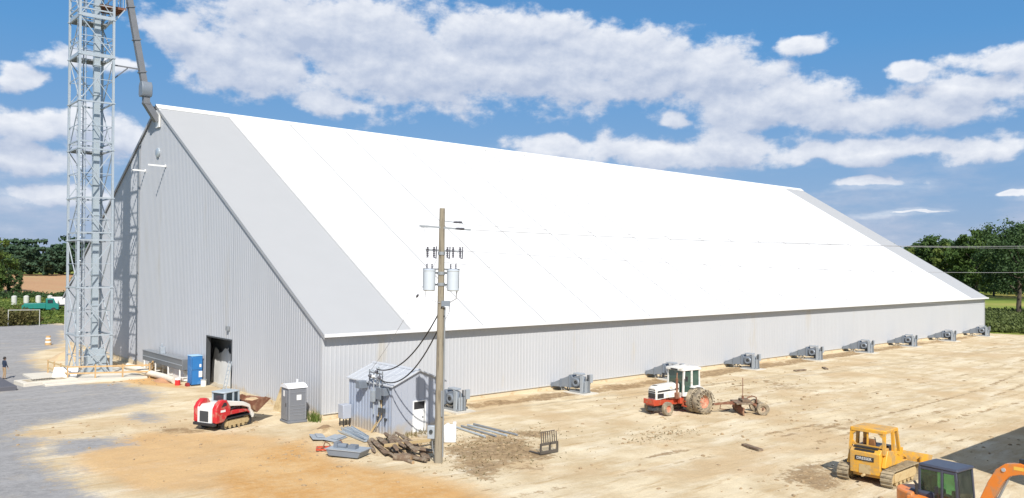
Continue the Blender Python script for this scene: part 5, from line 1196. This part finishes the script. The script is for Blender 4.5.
for (x, y) in ((-.60,-.45),(-.60,.45),(.42,-.45),(.42,.45),(.0,-.45),(.0,.45)): b_.bar((x,y,.95),(x*.98,y,1.94),.10)
b_.box(-.62,-.58,-.45,.45,1.3,1.5); b_.build('cab_frame', m_ctc, ct)
MB().box(-.70,.50,-.50,.50,1.93,2.03).build('cab_roof', m_ctc, ct, bevel=.04)
for s in (-1,1): MB().box(-.55,.38,s*.45-.008,s*.45+.008,1.25,1.98).build('side_window', m_glass, ct)
MB().box(-.61,-.59,-.40,.40,1.5,1.98).build('rear_window', m_glass, ct)
MB().box(.40,.42,-.40,.40,1.1,1.98).build('front_window', m_glass, ct)
b_ = MB(); b_.box(-.35,.1,-.25,.25,1.0,1.2); b_.box(-.4,-.28,-.25,.25,1.15,1.65); b_.build('seat', m_blackp, ct)
bk_ = MB(); TB = Matrix.Translation((1.68,0,.78)) @ Matrix.Rotation(R(-30),4,'Y') @ Matrix.Diagonal((1.15,1.0,1.2,1))
prf = [(-.25,.0),(.85,.0),(.87,.04),(-.20,.05),(-.30,.30),(-.22,.68),(-.28,.70),(-.38,.30)]
bk_.prism(prf,-.92,.92,'y',TB); 
for s in (-1,1): bk_.prism([(-.27,0),(.85,0),(.62,.30),(-.22,.68),(-.33,.30)], min(s*.90,s*.93), max(s*.90,s*.93), 'y', TB)
bkt = bk_.build('bucket', m_rust, ct, bevel=.01)
hp_ = MB(); heap(hp_,0,0,.5,.75,.28,14,5,3,0); o = hp_.build('soil_load', m_sandh, bkt); o.matrix_local = TB @ Matrix.Translation((.2,0,.12))
MB().box(1.25,1.40,-.6,.6,.35,.95).build('quick_attach', m_blackp, ct)

# ================================================================== PERSON at the left edge
def person(loc, rz):
    J = {'pel':(0,0,.92,.135,.10),'wst':(0,0,1.08,.13,.095),'chs':(0,.0,1.32,.165,.11),'nck':(0,.01,1.47,.06,.06),'hed':(0,.03,1.60,.088,.10),'top':(0,.02,1.70,.06,.07),
     'sl':(.17,0,1.41,.065,.065),'el':(.25,.02,1.15,.048,.048),'hl':(.24,.14,.93,.032,.034),'sr':(-.17,0,1.41,.065,.065),'er':(-.25,.02,1.15,.048,.048),'hr':(-.22,.14,.94,.032,.034),
     'tl':(.09,0,.86,.09,.09),'kl':(.11,.03,.48,.062,.062),'al':(.12,-.01,.09,.04,.04),'fl':(.13,.16,.04,.04,.03),
     'tr':(-.09,0,.86,.09,.09),'kr':(-.10,.05,.48,.062,.062),'ar':(-.12,-.03,.09,.04,.04),'fr':(-.14,.14,.04,.04,.03)}
    E_ = [('pel','wst'),('wst','chs'),('chs','nck'),('nck','hed'),('hed','top'),('chs','sl'),('sl','el'),('el','hl'),('chs','sr'),('sr','er'),('er','hr'),('pel','tl'),('tl','kl'),('kl','al'),('al','fl'),('pel','tr'),('tr','kr'),('kr','ar'),('ar','fr')]
    names = list(J); vs = [J[k][:3] for k in names]; rads = [J[k][3:] for k in names]; es = [(names.index(a), names.index(b)) for a, b in E_]
    for h, s in (('hl',1),('hr',-1)):
        bx, by_, bz = J[h][:3]
        for k, (dx, ln) in enumerate(((-.03,.085),(-.01,.095),(.01,.09),(.03,.07))):
            i0 = len(vs); vs.append((bx+dx*.8,by_+.02,bz-.06)); rads.append((.010,.010)); es.append((names.index(h), i0))
            vs.append((bx+dx,by_+.035,bz-.06-ln*.55)); rads.append((.009,.009)); es.append((i0, i0+1))
            vs.append((bx+dx,by_+.02,bz-.06-ln)); rads.append((.008,.008)); es.append((i0+1, i0+2))
        i0 = len(vs); vs.append((bx-.045*s,by_+.04,bz-.05)); rads.append((.010,.010)); es.append((names.index(h), i0))
    me = bpy.data.meshes.new('person'); me.from_pydata(vs, es, []); me.update(); o = bpy.data.objects.new('person', me); C.objects.link(o)
    sk = o.modifiers.new('skin', 'SKIN'); sk.use_smooth_shade = True
    for i, v in enumerate(me.skin_vertices[0].data): v.radius = rads[i]; v.use_root = (i == 0)
    ss = o.modifiers.new('sub', 'SUBSURF'); ss.levels = 2; ss.render_levels = 2
    dg = bpy.context.evaluated_depsgraph_get(); m2 = bpy.data.meshes.new_from_object(o.evaluated_get(dg)); bpy.data.objects.remove(o)
    m2.name = 'person'; m2.materials.clear()
    for m_ in (m_skin, m_navy, m_khaki, m_blackp): m2.materials.append(m_)
    for p in m2.polygons:
        c = p.center; mi_ = 0
        if c.z < .10: mi_ = 3
        elif c.z < .93 and abs(c.x) < .21 and not (c.y > .09 and abs(c.x) > .17): mi_ = 2
        elif c.z < 1.5 and not (c.z < .95): mi_ = 1
        p.material_index = mi_
    m2.shade_smooth(); o = bpy.data.objects.new('person', m2); C.objects.link(o); o.location = loc; o.rotation_euler = (0,0,rz)
    tag(o, 'person in navy jacket and tan trousers standing at the left edge', 'person')
    h = MB(); h.lathe([(.0,.135),(.06,.125),(.095,.08),(.108,.02),(.104,-.04),(.09,-.08)],16,'z',(0,.01,1.63)); ho = h.build('hair', m_hair, o)
    f_ = MB()
    for s in (-1,1): f_.lathe([(0,-.012),(.012,0),(0,.012)],8,'z',(s*.032,.118,1.615))
    f_.build('eyes', m_blackp, o)
    f_ = MB(); f_.add([(0,.155,1.575),(-.015,.12,1.565),(.015,.12,1.565),(0,.12,1.62)],[(0,1,2),(0,2,3),(0,3,1),(1,3,2)]); f_.cyl((-.025,.117,1.545),(.025,.117,1.545),.007,6); f_.build('nose_and_mouth', m_skin, o)
    f_ = MB()
    for s in (-1,1): f_.lathe([(0,-.03),(.018,-.02),(.02,.01),(0,.03)],8,'z',(s*.098,.03,1.60))
    f_.build('ears', m_skin, o)
person((-10.85,30.0,0), R(-70))

# ================================================================== LEFT BACKGROUND
ob = thing('orange_barrel', 'orange and white striped traffic drum on the gravel behind the tower', 'traffic drum', (-1.9,56.6,0))
for k, (mm_, z) in enumerate(((m_rail,0),(m_white,.28),(m_rail,.42),(m_white,.66),(m_rail,.8))):
    MB().cyl((0,0,z),(0,0,z+(.28,.14,.24,.14,.2)[k]),.32-.02*k,16,.31-.02*k).build('band', mm_, ob)
gf = thing('pipe_frame', 'white pipe goal frame standing before the brown brush', 'frame', (0,0,0))
for (x, y) in ((.07,87.8),(3.6,86.3)): MB().bar((x,y,-.1),(x,y,2.25),.07).build('post', m_tkw, gf)
MB().bar((.07,87.8,2.2),(3.6,86.3,2.2),.07).build('top_bar', m_tkw, gf)
WL = ['white upright tank farthest left behind the brush','white upright tank second from the left behind the brush','white upright tank third from the left behind the teal truck','white upright tank touching the teal truck cab']
for k in range(4):
    a = R(79.2-.62*k); d_ = 194
    t = thing('white_tank', WL[k], 'tank', (-24.4+d_*math.cos(a), -44+d_*math.sin(a), -.1), R(10*k), 'white tanks in the far yard')
    MB().cyl((0,0,0),(0,0,1.8),.50,20).build('tank_body', m_tkw, t, bevel=.05)
    MB().cyl((0,0,1.8),(0,0,1.98),.50,20,.2).build('tank_top', m_tkw, t)
a = R(77.9); d_ = 166; tt = thing('flatbed_truck', 'teal flatbed truck parked on the grass by the white tanks', 'truck', (-24.4+d_*math.cos(a), -44+d_*math.sin(a), -.1), R(-14))
MB().box(-2.6,1.0,-1.0,1.0,.8,1.7).build('cargo_bed', m_teal, tt, bevel=.05)
MB().prism([(1.0,.6),(3.0,.6),(3.0,1.5),(2.5,1.7),(2.2,2.5),(1.0,2.5)],-1.0,1.0,'y').build('cab', m_teal, tt, bevel=.06)
b_ = MB(); b_.box(1.3,2.1,-1.02,1.02,1.7,2.3); b_.build('cab_window', m_glass, tt)
b_ = MB(); b_.box(-2.6,3.1,-.4,.4,.5,.8); b_.build('chassis', m_blackp, tt)
for x in (-1.8,2.2):
    for s in (-1,1):
        w_ = MB(); w_.lathe([(0,-.14),(.45,-.14),(.5,0),(.45,.14),(0,.14)],18,'y',(x,s*.9,.5)); w_.build('wheel', m_black, tt)
a = R(76.1); d_ = 172; tt = thing('panel_trailer', 'long trailer with a row of white panels behind the lattice tower', 'trailer', (-24.4+d_*math.cos(a), -44+d_*math.sin(a), -.1), R(-12))
MB().box(-3.6,5.6,-.9,.9,.9,1.1).build('deck', m_blackp, tt)
for k in range(7): MB().box(-3.5+1.3*k,-2.5+1.3*k,-1.0,-.2,1.15,2.15).build('white_panel', m_white, tt, bevel=.04)
b_ = MB(); b_.box(-3.6,5.6,-.15,.9,1.1,2.5); b_.build('side_body', m_whited, tt, bevel=.04)
for x in (3.4,4.5):
    for s in (-1,1):
        w_ = MB(); w_.lathe([(0,-.14),(.40,-.14),(.45,0),(.40,.14),(0,.14)],18,'y',(x,s*.85,.45)); w_.build('wheel', m_black, tt)
MB().bar((-3.6,0,.95),(-5.0,0,.6),.12).build('drawbar', m_blackp, tt)

# ================================================================== TREES
def crown_mesh(name, seed, h, rad, nclump, nleaf, ls, base=.22, mat=None, low=False):
    r_ = random.Random(seed); vs = []; fs = []
    for c in range(nclump):
        # clump centres spread through an uneven crown volume, most near its shell
        while True:
            u = r_.uniform(-1,1); th = r_.uniform(0,2*PI); q = r_.uniform(.35,1)**.5
            zz = u; rxy = math.sqrt(max(0,1-u*u))*q
            if zz < -.85: continue
            break
        lob = 1+.38*noise.noise(Vector((math.cos(th)*1.4+seed*3.1, math.sin(th)*1.4, zz*1.6)))
        cx, cy = rxy*math.cos(th)*rad*lob, rxy*math.sin(th)*rad*lob
        hz = h*(base+(1-base)*.5); cz = hz + zz*q**.5*h*(1-base)*.5*lob
        cr = rad*r_.uniform(.16,.30)
        for l in range(nleaf):
            d = Vector((r_.gauss(0,1), r_.gauss(0,1), r_.gauss(0,1))).normalized()*cr*r_.uniform(.3,1.0)
            p = Vector((cx+d.x, cy+d.y, cz+d.z*.72)); s = ls*r_.uniform(.6,1.3)
            nrm = (d.normalized()+Vector((r_.uniform(-.8,.8), r_.uniform(-.8,.8), r_.uniform(-.3,.9)))).normalized()
            a = nrm.orthogonal().normalized(); b = nrm.cross(a); k = r_.uniform(0,PI); a, b = a*math.cos(k)+b*math.sin(k), b*math.cos(k)-a*math.sin(k)
            o = len(vs); vs += [tuple(p+a*s), tuple(p+b*s*.55), tuple(p-a*s), tuple(p-b*s*.55)]; fs.append((o,o+1,o+2,o+3))
    me = bpy.data.meshes.new(name); me.from_pydata(vs, [], fs); me.update(); me.materials.append(mat or m_leaf); return me
def trunk_mesh(seed, h, rad, tr):
    r_ = random.Random(seed); m_ = MB(); pts = [Vector((0,0,-.4))]
    for k in range(1,6): pts.append(Vector((r_.uniform(-.25,.25)*k*.4, r_.uniform(-.25,.25)*k*.4, h*.62*k/5)))
    m_.tube(pts, [tr*(1-.14*k) for k in range(6)], 9)
    for i in range(7):
        b = pts[2].lerp(pts[5], i/7); a = i*2.4+seed; e = b+Vector((math.cos(a)*rad*.6, math.sin(a)*rad*.6, h*r_.uniform(.12,.26))); md = b.lerp(e,.5)+Vector((0,0,-h*.02))
        m_.tube([b, md, e], [tr*.36, tr*.22, tr*.07], 6)
    o = m_.build('trunk', m_bark); me = o.data; bpy.data.objects.remove(o); return me
TYPES = {'big': (crown_mesh('crown',1,19,7.6,170,64,.30,.20,m_leafd), trunk_mesh(1,19,7.6,.55)),
         'oak': (crown_mesh('crown',2,14,6.2,110,56,.38,.10), trunk_mesh(2,14,6.2,.4)),
         'tall': (crown_mesh('crown',3,17,5.2,100,56,.38,.12,m_leafd), trunk_mesh(3,17,5.2,.4)),
         'light': (crown_mesh('crown',4,12,5.0,90,50,.40,.08,m_leafl), trunk_mesh(4,12,5.0,.35)),
         'far': (crown_mesh('crown',5,15,7.0,70,40,.70,.05,m_leafd), trunk_mesh(5,15,7,.4)),
         'far2': (crown_mesh('crown',6,15,7.0,70,40,.70,.05,m_leaf), trunk_mesh(6,15,7,.4))}
def tree(kind, azd, dist, s, label, name='tree', group=None, rz=0, sz=1, cat='tree'):
    a = R(azd); t = thing(name, label, cat, (-24.4+dist*math.cos(a), -44+dist*math.sin(a), -.12), rz, group); t.scale = (s,s,s*sz)
    for me, nm in zip(TYPES[kind], ('crown','trunk')):
        o = bpy.data.objects.new(nm, me); C.objects.link(o); o.parent = t
    return t
tree('big', 16.7, 192, .97, 'tall dark green tree with bare trunk at the right edge', rz=.4)
tree('oak', 15.9, 300, 1.6, 'rounded tree just behind the tall tree at the right edge', rz=1)
RT = [('oak',18.9,262,1.25,0,'dense green tree left of the tall tree at the right edge'),('tall',19.6,290,1.0,1,'dark narrow tree second left of the tall right tree'),('light',20.4,275,1.15,2,'paler green tree in the middle of the right tree belt'),
      ('oak',21.1,300,1.22,3,'domed dark tree rising highest above the far roof corner'),('tall',21.9,310,.95,4,'dark tree left of the domed tree above the roof slope'),('light',22.6,300,1.1,5,'pale tree cut by the sloping roof edge'),
      ('oak',23.3,320,1.05,1.5,'leftmost tree showing above the sloping far roof'),('light',18.0,250,.85,2.4,'low pale tree under the crown of the dense right tree'),('oak',17.6,290,1.15,.9,'tree behind the tall right tree to its left'),('tall',15.4,240,1.1,2.9,'dark tree beyond the right edge tree')]
for k, az_, d_, s_, rz_, lb in RT: tree(k, az_, d_*1.3, s_*1.27, lb, rz=rz_, group='trees beyond the far end of the warehouse')
LT = [('oak',80.5,233,.60,0,'large dark tree at the left edge in front of the tan field'),('tall',79.2,236,.40,1,'small dark tree right of the large left edge tree'),('light',81.0,262,1.38,2,'tall yellowish green tree at the very left edge'),
      ('oak',80.0,275,.8,2.2,'medium tree behind the left edge trees')]
for k, az_, d_, s_, rz_, lb in LT: tree(k, az_, d_, s_, lb, rz=rz_)
tree('light', 75.9, 240, .42, 'small green tree at the right end of the tan field', rz=3)
rt = random.Random(11)
def farwood(az0, az1, d0, d1, n, seed, label, name='far_wood', hs=1.0):
    r_ = random.Random(seed); m_ = []; vs = []; fs = []
    src = [crown_mesh('tmp',s,15,7,46,26,.85,.03) for s in (31,32,33)]
    for i in range(n):
        a = R(r_.uniform(az0,az1)); d = r_.uniform(d0,d1); s = r_.uniform(.75,1.25)*hs; me = r_.choice(src); k = r_.uniform(0,6.3)
        T = Matrix.Translation((-24.4+d*math.cos(a), -44+d*math.sin(a), -.5)) @ Matrix.Rotation(k,4,'Z') @ Matrix.Diagonal((s*1.15,s*1.15,s,1))
        o = len(vs); vs += [tuple(T @ v.co) for v in me.vertices]; fs += [tuple(o+j for j in p.vertices) for p in me.polygons]
    me = bpy.data.meshes.new(name); me.from_pydata(vs, [], fs); me.update(); me.materials.append(m_farl)
    o = bpy.data.objects.new(name, me); C.objects.link(o); return tag(o, label, 'woods', kind='stuff')
farwood(70.5, 86, 500, 600, 46, 1, 'dark wooded skyline behind the tan field', hs=1.25)
farwood(12, 26, 430, 520, 50, 2, 'dense wood behind the far end of the warehouse', hs=1.3)
# understorey and tall grass at the right
def scatter_brush(name, pts, mat, label, cat, ls=.22, nl=60, hh=1.6, rr_=1.2):
    r_ = random.Random(5); vs = []; fs = []
    for (x, y) in pts:
        s = r_.uniform(.6,1.3)
        for l in range(nl):
            th = r_.uniform(0,2*PI); q = r_.uniform(0,1)**.5; p = Vector((x+q*rr_*s*math.cos(th), y+q*rr_*s*math.sin(th), r_.uniform(0,1)**.7*hh*s*(1-.6*q*q)))
            nrm = Vector((r_.uniform(-1,1), r_.uniform(-1,1), r_.uniform(0,1))).normalized(); a = nrm.orthogonal().normalized(); b = nrm.cross(a); z_ = ls*r_.uniform(.6,1.3)
            o = len(vs); vs += [tuple(p+a*z_), tuple(p+b*z_*.5), tuple(p-a*z_), tuple(p-b*z_*.5)]; fs.append((o,o+1,o+2,o+3))
    me = bpy.data.meshes.new(name); me.from_pydata(vs, [], fs); me.update(); me.materials.append(mat)
    o = bpy.data.objects.new(name, me); C.objects.link(o); return tag(o, label, cat, kind='stuff')
pr_ = []
for _ in range(720):
    a = R(rt.uniform(14.5,20.5)); d = rt.uniform(141,205); pr_.append((-24.4+d*math.cos(a), -44+d*math.sin(a)))
m_tallg = leafmat('tall_grass', (.035,.065,.02), (.14,.17,.05), .2)
scatter_brush('tall_grass', pr_, m_tallg, 'dark tall grass bank beyond the right end of the yard', 'grass', .25, 70, 1.0, 1.6)
pr_ = []
for _ in range(90):
    a = R(rt.uniform(12,26)); d = rt.uniform(325,400); pr_.append((-24.4+d*math.cos(a), -44+d*math.sin(a)))
scatter_brush('undergrowth', pr_, m_leafd, 'dark undergrowth at the foot of the right tree belt', 'undergrowth', .6, 80, 5.5, 4.5)
pr_ = []
for _ in range(60):
    a = R(rt.uniform(77.9,82)); d = rt.uniform(134,142); pr_.append((-24.4+d*math.cos(a), -44+d*math.sin(a)))
scatter_brush('brown_brush', pr_, m_brush, 'brown brush behind the white pipe frame', 'brush', .22, 110, 2.2, 1.3)
pr_ = []
for _ in range(260):
    a = R(rt.uniform(73,82)); d = rt.uniform(136,220); pr_.append((-24.4+d*math.cos(a), -44+d*math.sin(a)))
scatter_brush('rough_grass', pr_, m_grass, 'rough green grass between the gravel and the tan field', 'grass', .25, 50, .6, 1.8)
pr_ = []
for _ in range(90):
    a = R(rt.uniform(73.5,83)); d = rt.uniform(222,236); pr_.append((-24.4+d*math.cos(a), -44+d*math.sin(a)))
scatter_brush('hedge', pr_, m_leafd, 'dark hedge along the near side of the tan field', 'hedge', .4, 60, 1.3, 2.5)

# ================================================================== off-frame steel building that shades the lower right corner
ofb = thing('hay_barn', 'plain grey steel barn just outside the frame at the lower right', 'barn')
BX0, BX1, BY1, BY0, BH = 15.5, 60, -32.95, -41.0, 5.4
siding((BX0,BY1,0),(BX1,BY1,0), lambda t: 0, lambda t: BH, (0,1,0)).build('side_wall', m_greycl, ofb, smooth=False, recalc=False)
siding((BX0,BY0,0),(BX1,BY0,0), lambda t: 0, lambda t: BH, (0,-1,0)).build('side_wall', m_greycl, ofb, smooth=False, recalc=False)
for x, nx_ in ((BX0,-1),(BX1,1)): siding((x,BY0,0),(x,BY1,0), lambda t: 0, lambda t: BH, (nx_,0,0)).build('end_wall', m_greycl, ofb, smooth=False, recalc=False)
MB().box(BX0-.2,BX1+.2,BY0-.2,BY1+.2,BH,BH+.15).build('roof', m_greycl, ofb)
